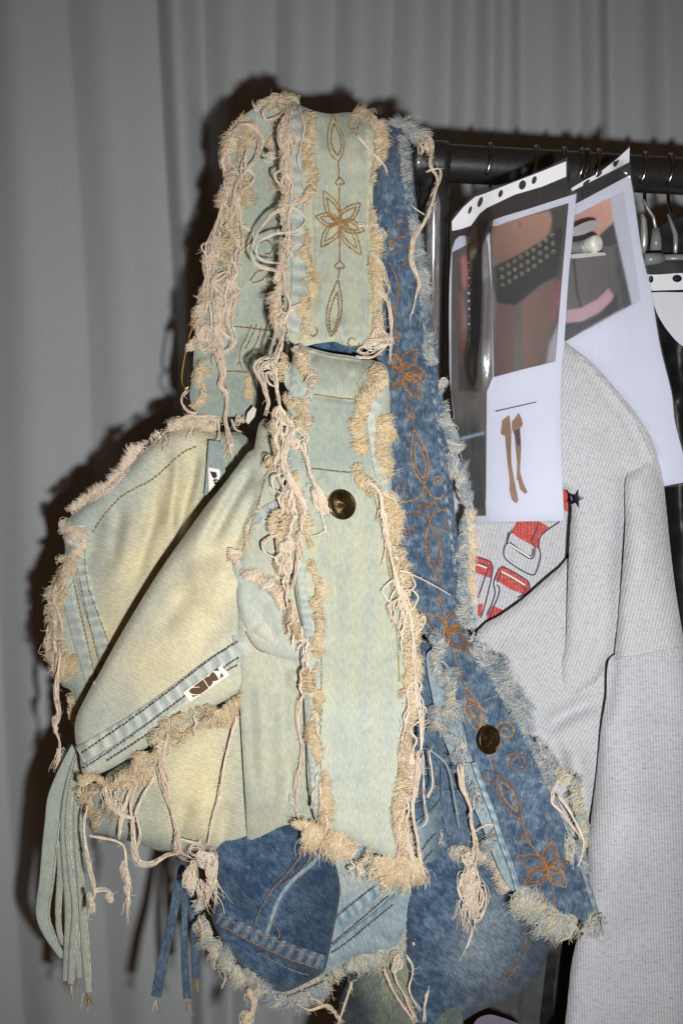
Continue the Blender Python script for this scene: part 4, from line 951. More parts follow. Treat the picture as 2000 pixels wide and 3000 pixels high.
hank(LB, [st('N6', [(1300, 0), (1270, 200), (1190, 420), (1200, 600), (1230, 800), (1260, 950), (1400, 1180), (1350, 1300), (1290, 1450), (1310, 1600), (1400, 1800), (1500, 1950)], S_TL, 7, 10, off=.010), st('N6', [(1210, 30), (1170, 220), (1130, 400)], S_TL, 4, 5, off=.004),
          st('N6', [(1180, 450), (1080, 440), (1000, 500), (1040, 620), (1080, 760), (1120, 900), (1080, 1050)], S_TL, 8, 16, off=.004), ne('N6', (1130, 480), 120, 60, 16, S_TL, off=.006)])
hank(LB, [st('N6', [(30, 1130), (200, 1060), (400, 1060), (570, 1090)], S_BACK, 9, 14, off=.012), st('N6', [(550, 1100), (545, 1300), (430, 1420)], S_BACK, 4, 8, off=.010), st('N6', [(210, 750), (130, 830), (130, 920), (200, 1000), (290, 1020), (310, 970)], S_SB, 3, 4, off=.004),
          st('N6', [(700, 1090), (740, 1200), (830, 1240)], S_BACK, 2, 2, off=.02), ne('N6', (800, 1110), 70, 80, 14, S_BACK, off=.02)])
hank(LB, [ne('N7', (300, 1180), 100, 120, 26, S_TL, off=.011), st('N7', [(300, 1020), (210, 1250), (190, 1450), (300, 1680), (420, 1850), (400, 2000), (370, 2160)], S_TL, 6, 8, off=.014), st('N7', [(330, 1020), (440, 1120), (390, 1180)], S_TL, 4, 8, off=.012)])
hank(LB, [st('N7', [(390, 1170), (440, 1350), (470, 1500), (540, 1650), (620, 1800), (680, 1950)], S_TL, 9, 16, off=.010), ne('N7', (600, 1820), 90, 190, 40, S_TL, off=.008, ang=-.45), st('N7', [(600, 1950), (630, 2080), (650, 2165)], S_TL, 2, 2, off=.006)])
hank(LB, [st('R5', [(690, 850), (690, 890), (620, 920), (550, 910)], S_TL, 2, 2, off=.006), ne('R5', (465, 975), 70, 65, 22, S_TL, off=.010), ne('R5', (480, 1090), 58, 95, 24, S_TL, off=.010), st('R5', [(530, 900), (545, 1000), (530, 1100), (500, 1230)], S_TL, 6, 9, off=.011),
          st('R5', [(450, 440), (480, 560), (540, 680), (565, 800), (540, 920)], S_TL, 6, 8, off=.013)])
hank(LB, [st('R5', [(930, 600), (1000, 670), (1020, 800), (1050, 950), (1080, 1100), (1130, 1280), (1180, 1400), (1200, 1600), (1210, 1764)], S_TL, 8, 8, off=.011), ne('R5', (1230, 1440), 50, 80, 16, S_TL, off=.006)])
hank(LB, [st('S', [(1217, 1980), (1222, 2050), (1236, 2120), (1232, 2205)], S_TL, 6, 8, off=.008), st('R7', [(1430, 0), (1410, 200), (1390, 350), (1430, 600), (1440, 720)], S_TL, 7, 10, off=.008), st('R7', [(1450, 0), (1452, 250), (1470, 400), (1420, 450)], S_TL, 2, 3, off=.004), st('R7', [(1480, 0), (1505, 180), (1470, 270)], S_TL, 3, 4, off=.002), ta('R7', (1400, 620), 130, 14, S_TL, spread=20, off=.006)])
hank(LB, [st('R6', [(1550, 0), (1550, 200), (1520, 330), (1510, 420), (1540, 600), (1505, 800), (1510, 980)], S_SP, 6, 8, off=.006), st('R7', [(690, 250), (690, 290), (720, 330), (740, 420)], S_SP, 3, 4, off=.006)])
S_HG = Const([(300, 2300, .99), (500, 2400, .985), (620, 2600, .975), (350, 2650, .99), (700, 2100, .968), (500, 2150, .972)])
hank(LB, [st('R6', [(770, 480), (745, 600), (735, 700), (780, 900), (820, 1050), (830, 1160), (900, 1210)], S_HG, 9, 12, off=.006), st('R6', [(1170, 380), (1130, 500), (1090, 680), (1060, 850), (1020, 1000), (1000, 1130)], S_HG, 5, 5, off=.006), ne('R6', (960, 1190), 100, 60, 24, S_HG), ne('R6', (900, 1300), 60, 110, 30, S_HG),
          ne('R6', (1010, 1290), 55, 120, 30, S_HG), ta('R6', (980, 1320), 190, 26, S_HG, spread=34, ang=1.4), st('R6', [(840, 1090), (900, 1110), (960, 1120)], S_HG, 4, 6)])
hank(LB, [st('R6', [(580, 790), (555, 900), (565, 1000), (575, 1130), (600, 1225), (680, 1235), (760, 1190), (830, 1180)], S_HG, 7, 11, off=.008), st('R6', [(590, 960), (610, 1080), (580, 1150)], S_HG, 4, 6, off=.010), st('R6', [(690, 740), (620, 860), (570, 980)], S_HG, 3, 4, off=.006)])
hank(LB, [st('R6', [(400 + 14 * k, 800 + 12 * k), (420 + 10 * k, 880 + 10 * k), (480 + 8 * k, 950 + 2 * k), (560 + 2 * k, 960 + 4 * k)], S_HG, 2, 4, off=.008 + .0006 * k) for k in range(9)])
hank(LB, [st('R6', [(310, 900), (288, 1000), (300, 1150), (330, 1300), (350, 1400), (320, 1480), (310, 1550)], S_HG, 5, 6), ne('R6', (325, 1460), 36, 62, 18, S_HG), ne('R6', (440, 1430), 42, 34, 16, S_HG), st('R6', [(350, 1390), (410, 1385), (455, 1420)], S_HG, 4, 6)])
hank(LB, [st('R6', [(320, 1075), (400, 1090), (480, 1110), (520, 1150), (530, 1250), (545, 1400), (535, 1480), (540, 1575)], S_HG, 5, 5), ne('R6', (525, 1260), 34, 55, 16, S_HG), ne('R6', (538, 1390), 28, 50, 14, S_HG), ta('R6', (538, 1420), 110, 8, S_HG, spread=7), st('R6', [(560, 800), (530, 880), (500, 1000), (490, 1100)], S_HG, 4, 5)])
S_HL = Const([(160, 2000, 1.075), (170, 2200, 1.075), (180, 2300, 1.075), (150, 1900, 1.075)])
hank(LB, [st('R6', [(150, 20), (140, 120), (128, 250), (140, 380), (122, 450), (150, 550), (140, 650), (142, 770)], S_HL, 8, 9, off=.006), ne('R6', (120, 430), 26, 50, 10, S_HL), ta('R6', (150, 560), 160, 10, S_HL, spread=10)])
hank(LB, [st('R4', [(130, 1200), (110, 1280), (150, 1400), (160, 1480)], S_BACK, 4, 6, off=.006), st('R4', [(150, 1560), (130, 1660), (150, 1764)], S_BACK, 5, 7, off=.006), ne('R4', (90, 1280), 24, 50, 8, S_BACK, off=.004)])
T = Threads(); strand(T, Z('R5', (1190, 1140), (1270, 1180), (1340, 1220), (1410, 1265)), S_TL, n=1, w=1.5, off=.014, wob=.3, r=.0006); T.build('loose_yarn', M_YARN, LB, False)

def dangle(parent, v, path, surf, count, L, n=(1, 3), off=.009, pal=PAL_PINK, w=4):
    """yarn ends pulled out of an edge, hanging by their weight or looping back"""
    p = catmull(Z(v, *path), 4); T = Threads()
    for _ in range(count):
        q = p[random.randrange(len(p))]; l = L * random.uniform(.4, 1.2); x, y = q; pts = [(x, y)]
        dx = random.uniform(-.5, .5); loop = random.random() < .18
        for k in range(1, 6):
            t = k / 5
            if loop: pts.append((q[0] + l * .45 * math.sin(t * 3.1) * (1 if dx > 0 else -1) + random.gauss(0, 3), q[1] + l * .75 * t ** 1.2 + random.gauss(0, 4)))
            else: pts.append((q[0] + dx * l * math.sqrt(t) * .5 + random.gauss(0, 5), q[1] + l * t))
        strand(T, pts, surf, n=random.randint(*n), w=w * random.uniform(.5, 1.2), off=off * random.uniform(.6, 1.2), pal=pal)
    T.build('loose_yarn', M_YARN, parent)
dangle(LB, 'R1', [(330, 330), (310, 560), (270, 800), (220, 1000), (200, 1250)], S_SB, 22, 120, n=(2, 4))
dangle(LB, 'R1', [(430, 330), (380, 560), (350, 800), (330, 1000), (280, 1250), (240, 1450)], S_SB, 26, 110, n=(2, 4), off=.013)
dangle(LB, 'R1', [(640, 250), (620, 450), (640, 650), (630, 850), (620, 1100), (610, 1350)], S_SF, 30, 100, n=(2, 3), off=.009)
dangle(LB, 'R1', [(740, 350), (740, 650), (740, 950), (740, 1250)], S_SF, 12, 50, n=(1, 2), off=.009, pal=PAL_MIX)
dangle(LB, 'R1', [(1120, 350), (1140, 600), (1120, 900), (1130, 1150), (1140, 1400)], S_SF, 18, 80, n=(1, 3), off=.006)
dangle(LB, 'N7', [(120, 300), (150, 600), (150, 900), (200, 1200), (250, 1500), (300, 1800), (330, 2100)], S_TL, 26, 110, n=(2, 4), off=.013)
dangle(LB, 'R5', [(420, 900), (460, 1100), (500, 1300), (560, 1480), (570, 1700)], S_TL, 16, 90, n=(2, 3), off=.010)
dangle(LB, 'R5', [(1000, 620), (1060, 850), (1110, 1100), (1170, 1350), (1200, 1600), (1210, 1764)], S_TL, 30, 120, n=(2, 4), off=.010)
dangle(LB, 'R7', [(1370, -300), (1380, 0), (1360, 200), (1340, 400), (1380, 560)], S_TL, 18, 110, n=(2, 4), off=.009)
dangle(LB, 'R7', [(820, -350), (830, 0), (860, 200), (850, 380)], S_TL, 9, 90, n=(1, 3), off=.008)
dangle(LB, 'R7', [(950, 580), (1100, 650), (1250, 700), (1380, 680)], S_TL, 14, 60, n=(1, 3), off=.004)
dangle(LB, 'R4', [(160, 1100), (120, 1300), (110, 1500), (140, 1700)], S_BACK, 16, 80, n=(1, 3), off=.006)
dangle(LB, 'R6', [(330, 780), (500, 780), (650, 650), (760, 500), (900, 390), (1100, 350)], S_HG, 16, 60, n=(1, 3), off=.006)
dangle(LB, 'R4', [(1000, 300), (850, 290), (700, 350)], S_BACK, 9, 50, n=(1, 2), off=.008)

# ================================================================== INDIGO DENIM BAG
DB = thing('denim_bag', 'dark indigo denim shoulder bag with frayed edges and copper stitched flowers behind the pale one', 'bag', 'frayed denim shoulder bags')
D_FR = Threads(); D_ST = Threads(); D_EM = Threads()
COPPER = [srgb(136, 94, 56), srgb(154, 108, 60), srgb(116, 80, 54), srgb(170, 126, 66)]
ds_out = [(1110, 392), (1150, 385), (1188, 398), (1204, 433), (1212, 525), (1224, 634), (1244, 796), (1260, 905), (1278, 1067), (1298, 1176), (1313, 1304), (1328, 1457), (1338, 1559), (1344, 1687), (1348, 1757), (1360, 1832),
          (1412, 1918), (1467, 2010), (1525, 2096), (1576, 2199), (1622, 2320), (1668, 2429), (1708, 2532), (1762, 2700), (1760, 2702), (1674, 2690), (1605, 2676), (1530, 2641), (1502, 2550), (1473, 2475), (1450, 2389), (1421, 2308),
          (1387, 2234), (1353, 2119), (1320, 2021), (1280, 1930), (1235, 1843), (1200, 1786), (1170, 1700), (1140, 1500), (1120, 1300), (1105, 1100), (1095, 800), (1095, 500)]
S_DS = Surf([(1110, 390, 1.074), (1190, 400, 1.074), (1110, 440, 1.052), (1210, 450, 1.052), (1110, 800, 1.032), (1240, 800, 1.034), (1130, 1200, 1.012), (1290, 1200, 1.014), (1180, 1700, .996), (1330, 1700, 1.0), (1300, 1950, .985), (1420, 1950, .988), (1400, 2200, .966), (1560, 2200, .97), (1480, 2450, .955), (1660, 2450, .96), (1540, 2640, .952), (1750, 2690, .958)],
            np.array(catmull(ds_out, 30, True)), .004, 26, [(Z('R8', (230, 100), (260, 160), (330, 230)), 30, -.006), (Z('R8', (420, 390), (520, 380), (600, 440)), 30, -.003), (Z('R8', (650, 640), (760, 900), (860, 1150), (960, 1400)), 50, .003)], .001, 130, 41)
def w_ds(x, y):
    a = nz(x, y, 70, 9) * .5 + nz(x, y, 30, 12) * .4
    return (0 * x, np.clip(a, 0, 1) * .9 + .08, .06 + 0 * x)
cloth('strap_tail', ds_out, S_DS, M_DARK, DB, 10, .003, rot=.05, wear_shade=w_ds)
# run of the strap behind the rail, seen only from the side
sx = [(1105, 392), (1190, 396), (1205, 500), (1225, 700), (1250, 1000), (1280, 1400), (1280, 1800), (1150, 1800), (1100, 1200), (1100, 700)]
cloth('strap_back_run', sx, Surf([(1150, 390, 1.076), (1150, 440, 1.098), (1180, 800, 1.105), (1200, 1300, 1.11), (1220, 1800, 1.11), (1120, 700, 1.104)]), M_DARK, DB, 22, .003)
band('strap_ridge', Z('R1', (1215, 370), (1245, 450), (1265, 600), (1290, 800), (1320, 1000), (1345, 1200), (1370, 1400), (1385, 1600)), 11, S_DS, M_DARK, DB, off=.0018, ripple=.0004, wearamt=.8)
band('strap_ridge', Z('R5', (1300, 30), (1330, 250), (1360, 500), (1385, 700), (1410, 900), (1440, 1150)), 9, S_DS, M_DARK, DB, off=.0016, ripple=.0003, wearamt=.9)
band('strap_ridge', Z('R8', (500, 930), (545, 1060), (600, 1200), (640, 1330), (690, 1460), (745, 1640)), 15, S_DS, M_MIDB, DB, off=.003, ripple=.0003, wearamt=.9)
band('strap_ridge', Z('R8', (640, 580), (720, 690), (800, 850), (860, 1000), (920, 1130), (980, 1270), (1050, 1460), (1125, 1700)), 11, S_DS, M_MIDB, DB, off=.0024, ripple=.0003, wearamt=.8)
for pth in (Z('R8', (640, 580), (720, 690), (800, 850), (860, 1000), (920, 1130), (980, 1270), (1050, 1460), (1125, 1700)), Z('R1', (1225, 360), (1255, 450), (1275, 600), (1300, 800), (1330, 1000), (1355, 1200), (1380, 1400), (1395, 1600)),
            Z('R8', (430, 655), (520, 625), (630, 580))):
    stitches(D_ST, pth, S_DS, 11, 8, .0007, srgb(138, 128, 128), .0032)
emb(D_EM, 'R1', S_DS, [spiral((1250, 830), 48, 1.4, -1.2), [(1180, 900), (1230, 915), (1290, 900)], [(1190, 1000), (1230, 975), (1290, 980)], spiral((1275, 1070), 34, 1.1, 3), [(1180, 1050), (1215, 1120), (1230, 1200), (1215, 1300), (1205, 1350)],
                       [(1165, 1250), (1195, 1290), (1210, 1340), (1215, 1420)], heart((1215, 1440), 26), [(1215, 1450), (1230, 1540), (1245, 1610)], spiral((1195, 940), 22, 1.1, 0), *flower((1245, 1625), [(1190, 1540), (1330, 1510), (1370, 1640), (1180, 1610)], 36)], COPPER)
emb(D_EM, 'R5', S_DS, [*flower((1140, 0), [(1250, 145), (1075, 80), (1270, 20)], 36), [(1150, 30), (1170, 120), (1180, 200)], heart((1182, 228), 24), [(1184, 240), (1200, 310)], petal((1258, 618), (1200, 312), 48), petal((1255, 590), (1212, 380), 28),
                       [(1258, 615), (1268, 700), (1275, 760), (1285, 840)], spiral((1125, 635), 40, 1.2, -.4), spiral((1345, 605), 34, 1.2, 2.6), [(1130, 720), (1190, 715), (1240, 680), (1260, 630)], [(1260, 630), (1300, 690), (1350, 705), (1375, 670)],
                       spiral((1235, 750), 28, 1.3, 0), spiral((1310, 745), 28, 1.3, 3), [(1150, 810), (1210, 795), (1260, 810), (1285, 840)], [(1285, 840), (1320, 790), (1370, 770), (1400, 800)], spiral((1165, 895), 42, 1.3, -1.2), spiral((1392, 870), 34, 1.2, 1),
                       petal((1292, 850), (1340, 1180), 48), petal((1300, 890), (1330, 1110), 30), [(1338, 1180), (1345, 1270)], heart((1348, 1285), 26), [(1350, 1300), (1370, 1400), (1395, 1480)]], COPPER)
emb(D_EM, 'R8', S_DS, [*flower((362, 258), [(240, 170), (420, 140), (500, 380), (475, 355), (440, 240), (330, 350)], 40), [(368, 270), (395, 380), (425, 465)], heart((430, 475), 24), [(430, 480), (455, 545)], petal((520, 765), (462, 545), 38), petal((512, 720), (475, 600), 22), petal((555, 740), (480, 600), 30),
                       spiral((662, 770), 56, 1.5, 2.8), spiral((735, 935), 56, 1.5, 2.4, 1), [(640, 830), (600, 880), (590, 920)], [(640, 900), (690, 880), (740, 882)], [(590, 900), (610, 960), (622, 1000)], petal((622, 990), (745, 1238), 44), petal((640, 1030), (720, 1180), 26),
                       spiral((575, 995), 40, 1.2, .5), [(745, 1238), (765, 1300)], heart((768, 1312), 26), [(775, 1330), (830, 1400), (880, 1465)], *flower((880, 1465), [(712, 1408), (900, 1325), (988, 1440), (970, 1565), (755, 1560)], 42), [(880, 1465), (905, 1580), (920, 1690)], [(880, 1470), (840, 1550), (830, 1610)]], COPPER)
button(DB, Z('R8', (575, 815))[0], S_DS, .0122, (math.radians(-6), math.radians(-18), math.radians(38)))
cloth('strap_keeper', Z('R1', (720, 1430), (1000, 1430), (1010, 1590), (900, 1590), (720, 1560)), Surf([(900, 980, 1.03), (1040, 980, 1.03), (900, 1060, 1.03), (1040, 1060, 1.03)]), M_DARK, DB, 14, .003)

# body, right half: a stuffed pouch
jr_out = Z('R8', (130, 330), (300, 330), (380, 600), (500, 1000), (640, 1300), (780, 1600), (895, 1790), (890, 1850), (850, 1990), (780, 2070), (690, 2130), (600, 2170), (500, 2215), (400, 2290), (300, 2400), (200, 2400), (150, 1900), (120, 1500), (110, 1000), (110, 600))
S_JR = Surf([(1180, 1900, 1.02), (1300, 1950, 1.02), (1170, 2300, 1.02), (1300, 2200, 1.02), (1500, 2600, 1.03), (1610, 2750, 1.05), (1500, 2920, 1.04), (1330, 3000, 1.02), (1250, 2500, 1.01), (1350, 2700, 1.005)], np.array(catmull(jr_out, 30, True)), .030, 130,
            [(Z('R8', (740, 1650), (790, 1760), (760, 1880), (640, 2090)), 14, .003), (Z('R8', (690, 1640), (640, 1690), (520, 1690), (400, 1640)), 18, -.007)], .0016, 150, 44)
def w_jr(x, y):
    q, _, _ = pdist(x, y, Z('R8', (600, 1720), (560, 1800), (520, 1900)))
    return (0 * x, .5 * np.exp(-(q / 90) ** 2) + .3 * np.clip(nz(x, y, 60, 3), 0, 1) + .12 * np.clip((2600 - y) / 300, 0, 1), .08 + 0 * x)  # mottled, paler in the middle and towards the top
cloth('right_pouch', jr_out, S_JR, M_DARK, DB, 13, back=lambda x, y, d: 1.07 + .4 * (1.03 - d), rot=.7, wear_shade=w_jr)
for pth in (Z('R8', (745, 1650), (790, 1740), (785, 1830), (740, 1930), (640, 2080)), Z('R8', (720, 1660), (760, 1750), (755, 1840), (700, 1950), (600, 2090)), Z('R8', (320, 870), (360, 850)), Z('R8', (330, 920), (375, 895))):
    stitches(D_ST, pth, S_JR, 11, 8, .0008, srgb(116, 92, 62), .0018)
# body, below the flap: green-faded lower front
jl_out = [(1010, 2860), (1100, 2780), (1200, 2740), (1300, 2600), (1325, 2700), (1332, 2850), (1330, 3080), (980, 3090), (990, 2980)]
S_JL = Surf([(1000, 2900, 1.04), (1150, 2850, 1.012), (1320, 2700, .998), (1320, 3000, .998), (1000, 3050, 1.04), (1150, 3050, 1.012)], np.array(jl_out), .012, 80, [(Z('R8', (240, 1750), (260, 1950), (300, 2150)), 30, .004)], .0014, 120, 47)
cloth('lower_front', jl_out, S_JL, M_GRNB, DB, 12, .003, rot=.1, wear_shade=lambda x, y: (.35 * np.exp(-((x - 1200) / 80) ** 2), 0 * x, np.clip((1120 - x) / 110, 0, .95) + np.clip((y - 2900) / 150, 0, .4)))  # dark channel paints the rounded shade at left; also darker towards the bottom
# flap, right part light-washed
jb_out = Z('R7', (860, 420), (1200, 500), (1530, 300)) + [(1290, 2245), (1290, 2446), (1303, 2561), (1300, 2623), (1240, 2674)] + Z('R7', (1380, 1030), (1300, 1140), (1180, 1165), (1060, 1192), (950, 1245), (860, 1290), (820, 1200), (860, 900))
S_JB = Surf([(940, 2450, 1.0), (1250, 2350, .985), (1290, 2600, .99), (1150, 2780, .996), (960, 2820, 1.0), (980, 2600, .992), (1130, 2600, .984)], np.array(catmull(jb_out, 30, True)), .006, 30, [(Z('R7', (1180, 1020), (1230, 1090), (1290, 1140)), 14, -.004), (Z('R7', (980, 1050), (1100, 960), (1260, 830)), 10, -.003, 'G')], .0012, 110, 51)
cloth('flap_light_side', jb_out, S_JB, M_MIDB, DB, 10, .003, rot=.5, wear_shade=lambda x, y: (.15 + .4 * np.clip((1130 - x) / 120, 0, 1) * np.clip((2660 - y) / 60, 0, 1), .25 + .15 * nz(x, y, 60, 7), np.clip((x - 1210) / 90, 0, .8)))  # cream at upper left, darker towards the right
band('flap_seam', Z('R7', (940, 985), (1020, 925), (1120, 850), (1230, 760), (1290, 700)), 34, S_JB, M_MIDB, DB, off=.002, ripple=.0012, period=30, wearamt=.9)
band('flap_ridge', Z('R7', (920, 1140), (1020, 1060), (1130, 970), (1240, 880), (1310, 810)), 12, S_JB, M_MIDB, DB, off=.003, ripple=.0005, wearamt=.5)
for pth in (Z('R7', (930, 970), (1020, 895), (1120, 815), (1220, 740)), Z('R7', (925, 1110), (1020, 1030), (1130, 935), (1260, 820)), Z('R7', (925, 1160), (1030, 1085), (1150, 985), (1290, 870)), Z('R8', (215, 1410), (270, 1330), (310, 1290)), Z('R8', (230, 1450), (290, 1380))):
    stitches(D_ST, pth, S_JB, 11, 8, .0008, srgb(90, 80, 80), .0034)
# flap, left part dark
jd_out = Z('R7', (250, 560), (420, 450), (760, 420), (920, 600), (972, 770), (960, 900), (930, 1060), (905, 1180), (875, 1270), (760, 1340), (640, 1385), (540, 1335), (440, 1270), (340, 1170), (250, 1000), (238, 930), (262, 800))
S_JD = Surf([(640, 2500, 1.0), (640, 2680, .994), (740, 2850, .994), (830, 2900, .994), (960, 2800, .975), (990, 2590, .972), (800, 2550, .982), (800, 2700, .976)], np.array(catmull(jd_out, 25, True)), .008, 36,
            [(Z('R7', (860, 590), (720, 720), (620, 850), (570, 980), (530, 1100)), 8, .002, 'G'), (Z('R7', (270, 930), (420, 1010), (560, 1070), (720, 1150), (870, 1200)), 12, .003, 'G'), (Z('R7', (330, 1040), (480, 1140), (620, 1200), (800, 1280)), 10, -.005, 'G'),
             (Z('R7', (480, 620), (470, 760), (430, 900)), 50, .004)], .0014, 120, 55)
def w_jd(x, y):
    q, _, _ = pdist(x, y, Z('R7', (860, 590), (720, 720), (620, 850), (570, 980)))
    b = np.clip(nz(x, y, 120, 5), 0, 1)
    return (0 * x, .35 * np.exp(-(q / 12) ** 2) + .18 * b, .45 * np.clip((x - 800) / 100, 0, 1) + .2)  # pale along the ridge, darker towards the right edge
cloth('flap_dark_side', jd_out, S_JD, M_DARK, DB, 9, back=lambda x, y, d: np.maximum(d + .003, .998 + 0 * d), rot=.75, wear_shade=w_jd)
band('flap_hem', Z('R7', (275, 955), (400, 1025), (520, 1075), (680, 1145), (880, 1215)), 40, S_JD, M_DARK, DB, off=.002, ripple=.0016, period=28, wearamt=.65)
band('flap_ridge', Z('R7', (860, 600), (800, 660), (720, 725), (660, 790), (610, 870), (580, 960), (550, 1050), (510, 1120)), 12, S_JD, M_MIDB, DB, off=.002, ripple=.0004, wearamt=.4)
for pth in (Z('R7', (270, 935), (400, 1000), (520, 1050), (690, 1125), (880, 1195)), Z('R7', (320, 1015), (440, 1085), (560, 1140), (700, 1200), (860, 1250)), Z('R7', (500, 1160), (620, 1220), (720, 1265), (800, 1290)),
            Z('R7', (770, 570), (680, 690), (580, 800), (510, 920), (480, 1020)), Z('R7', (830, 580), (740, 690), (640, 770)), Z('R7', (600, 960), (590, 990), (625, 1040), (620, 1075))):
    stitches(D_ST, pth, S_JD, 11, 8, .0008, srgb(126, 108, 90), .004)
# small frayed pocket corner below the strap tail
jp_out = Z('R8', (290, 1100), (480, 1080), (560, 1200), (650, 1400), (700, 1600), (640, 1480), (540, 1390), (440, 1410), (350, 1400), (300, 1310))
S_JP = Surf([(1270, 2350, .99), (1400, 2350, .985), (1480, 2600, .985), (1350, 2500, .985)])
cloth('pocket_corner', jp_out, S_JP, M_DARK, DB, 12, .003, wear_shade=lambda x, y: (0 * x, .2 + 0 * x, .1 + 0 * x))
hs_out = Z('R8', (260, 380), (350, 380), (420, 640), (450, 760), (520, 930), (600, 1200), (680, 1450), (720, 1600), (640, 1500), (540, 1250), (480, 1120), (400, 940), (330, 760), (290, 600))
S_HS = Surf([(1270, 1950, .985), (1350, 2150, .975), (1450, 2450, .962), (1500, 2600, .96), (1280, 2100, .98)])
cloth('strap_facing', hs_out, S_HS, M_MIDB, DB, 11, .003, wear_shade=lambda x, y: (.1 + 0 * x, .35 + 0 * x, .1 + 0 * x))
D_ST.build('seam_stitching', M_STITCH, DB); D_EM.build('embroidery', M_STITCH, DB)

# fraying of the indigo bag
B = D_FR
fz(B, 'R1', [(1150, 330), (1200, 310), (1240, 300), (1290, 340), (1320, 400)], S_DS, L=44, every=9, per=17, side=-1, lift=.006, pal=PAL_TEAL, lean=.5, off=.002)
fz(B, 'R1', [(1270, 380), (1280, 470), (1290, 580), (1305, 680), (1320, 800), (1340, 900), (1360, 1020), (1375, 1130), (1385, 1240), (1390, 1340), (1400, 1450), (1420, 1580)], S_DS, L=20, every=12, per=14, side=-1, lift=.005, pal=PAL_TEAL, inset=1.3, off=.001)
fz(B, 'R5', [(1365, 60), (1380, 180), (1390, 280), (1420, 380), (1430, 480), (1460, 570), (1490, 680), (1510, 770), (1490, 860), (1480, 960), (1490, 1060), (1480, 1160), (1480, 1260), (1490, 1340)], S_DS, L=36, every=9, per=17, side=0, lift=.008, pal=PAL_TEAL, inset=.4, off=.001)
fz(B, 'R5', [(1520, 830), (1530, 950), (1530, 1080), (1530, 1200), (1545, 1300)], S_DS, L=34, every=9, per=16, side=0, lift=.006, pal=PAL_PINK + PAL_TAN, lean=.3, curl=.5, bias=1.2)
fz(B, 'R8', [(470, 150), (500, 230), (530, 310), (570, 380), (610, 430), (640, 500), (690, 560), (720, 620), (760, 690), (800, 760), (830, 820), (860, 880), (890, 950), (900, 1030)], S_DS, L=40, every=9, per=17, side=-1, lift=.008, pal=PAL_TEAL, lean=.8, inset=.9, off=.001)
fz(B, 'R8', [(900, 950), (960, 990), (1010, 1050), (1040, 1130), (1060, 1220), (1060, 1300), (1050, 1400)], S_DS, L=40, every=9, per=16, side=0, lift=.006, pal=PAL_OLIVE, lean=.8, off=-.004)
fz(B, 'R8', [(300, 280), (330, 330), (300, 400), (330, 480), (340, 560), (380, 480), (390, 600), (400, 680), (330, 700), (360, 780), (420, 830), (470, 870), (510, 890)], S_HS, L=40, every=10, per=17, side=0, lift=.009, pal=PAL_TEAL + PAL_TAN[:1], spread=20, off=.002)
fz(B, 'R8', [(420, 900), (440, 980), (500, 1060), (540, 1160), (560, 1240), (600, 1320), (560, 1380)], S_HS, L=36, every=12, per=14, side=0, lift=.008, pal=PAL_TEAL, off=.001)
fz(B, 'R8', [(285, 1270), (310, 1330), (350, 1380), (420, 1390), (480, 1400), (540, 1380), (600, 1430), (650, 1490), (680, 1560)], S_JP, L=44, every=9, per=17, side=1, lift=.007, pal=PAL_OLIVE + PAL_PINK[:2], lean=.5, inset=.5)
fz(B, 'R8', [(745, 1610), (800, 1640), (860, 1690), (900, 1730), (960, 1760), (1020, 1740), (1080, 1740), (1150, 1760)], S_DS, L=66, every=7, per=16, side=1, lift=.007, pal=PAL_OLIVE, lean=.4, curl=.9, inset=.5, bias=-.1)
fz(B, 'R8', [(780, 1600), (850, 1640), (880, 1700)], S_DS, L=36, every=9, per=17, side=0, lift=.01, pal=PAL_OLIVE, off=.003)
fz(B, 'R8', [(1000, 1300), (1030, 1380), (1070, 1480)], S_DS, L=26, every=12, per=12, side=-1, lift=.004, pal=PAL_TEAL)
# flap edge
fz(B, 'R7', [(150, 880), (170, 940), (200, 1020), (230, 1110), (290, 1180), (350, 1240), (420, 1300), (500, 1350), (580, 1390), (650, 1400)], S_JD, L=44, every=8, per=17, side=0, lift=.007, pal=PAL_OLIVE + PAL_TEAL[:2], lean=.7, off=-.002)
fz(B, 'R7', [(650, 1390), (720, 1370), (800, 1340), (880, 1300), (960, 1260), (1050, 1220), (1140, 1190), (1240, 1165), (1320, 1130), (1370, 1060), (1420, 980), (1470, 920), (1530, 880)], S_JB, L=54, every=8, per=16, side=1, lift=.007, pal=PAL_OLIVE, lean=.5, off=.0)
fz(B, 'R7', [(560, 1400), (660, 1430), (780, 1400), (880, 1360)], S_JD, L=50, every=10, per=14, side=1, lift=.006, pal=PAL_OLIVE + PAL_TEAL, lean=.6)
B.build('frayed_edge', M_YARN, DB)
S_DH = Const([(1380, 2300, .96), (1400, 2600, .975), (1350, 2800, .985), (1200, 2900, .985), (800, 2950, .985), (1650, 2300, .95)])
hank(DB, [st('R1', [(1345, 490), (1345, 410), (1380, 370), (1410, 420), (1400, 520), (1440, 600), (1420, 700), (1370, 830), (1310, 930), (1300, 1050), (1340, 1150), (1320, 1250), (1290, 1370)], S_DS, 6, 8, off=.007), ne('R1', (1380, 430), 48, 60, 14, S_DS, off=.006), st('R1', [(1380, 560), (1450, 545), (1450, 620), (1400, 690)], S_DS, 3, 4, off=.006)])
hank(DB, [st('R8', [(430, 940), (440, 1050), (480, 1150), (490, 1250), (510, 1340), (490, 1450)], S_DH, 9, 10), ne('R8', (480, 1430), 50, 60, 16, S_DH), ne('R8', (490, 1570), 75, 130, 44, S_DH), ta('R8', (470, 1620), 220, 20, S_DH, spread=30), st('R8', [(500, 1760), (470, 1860), (400, 1990)], S_DH, 3, 4),
          st('R8', [(600, 1250), (560, 1250), (500, 1290)], S_DH, 3, 4)])
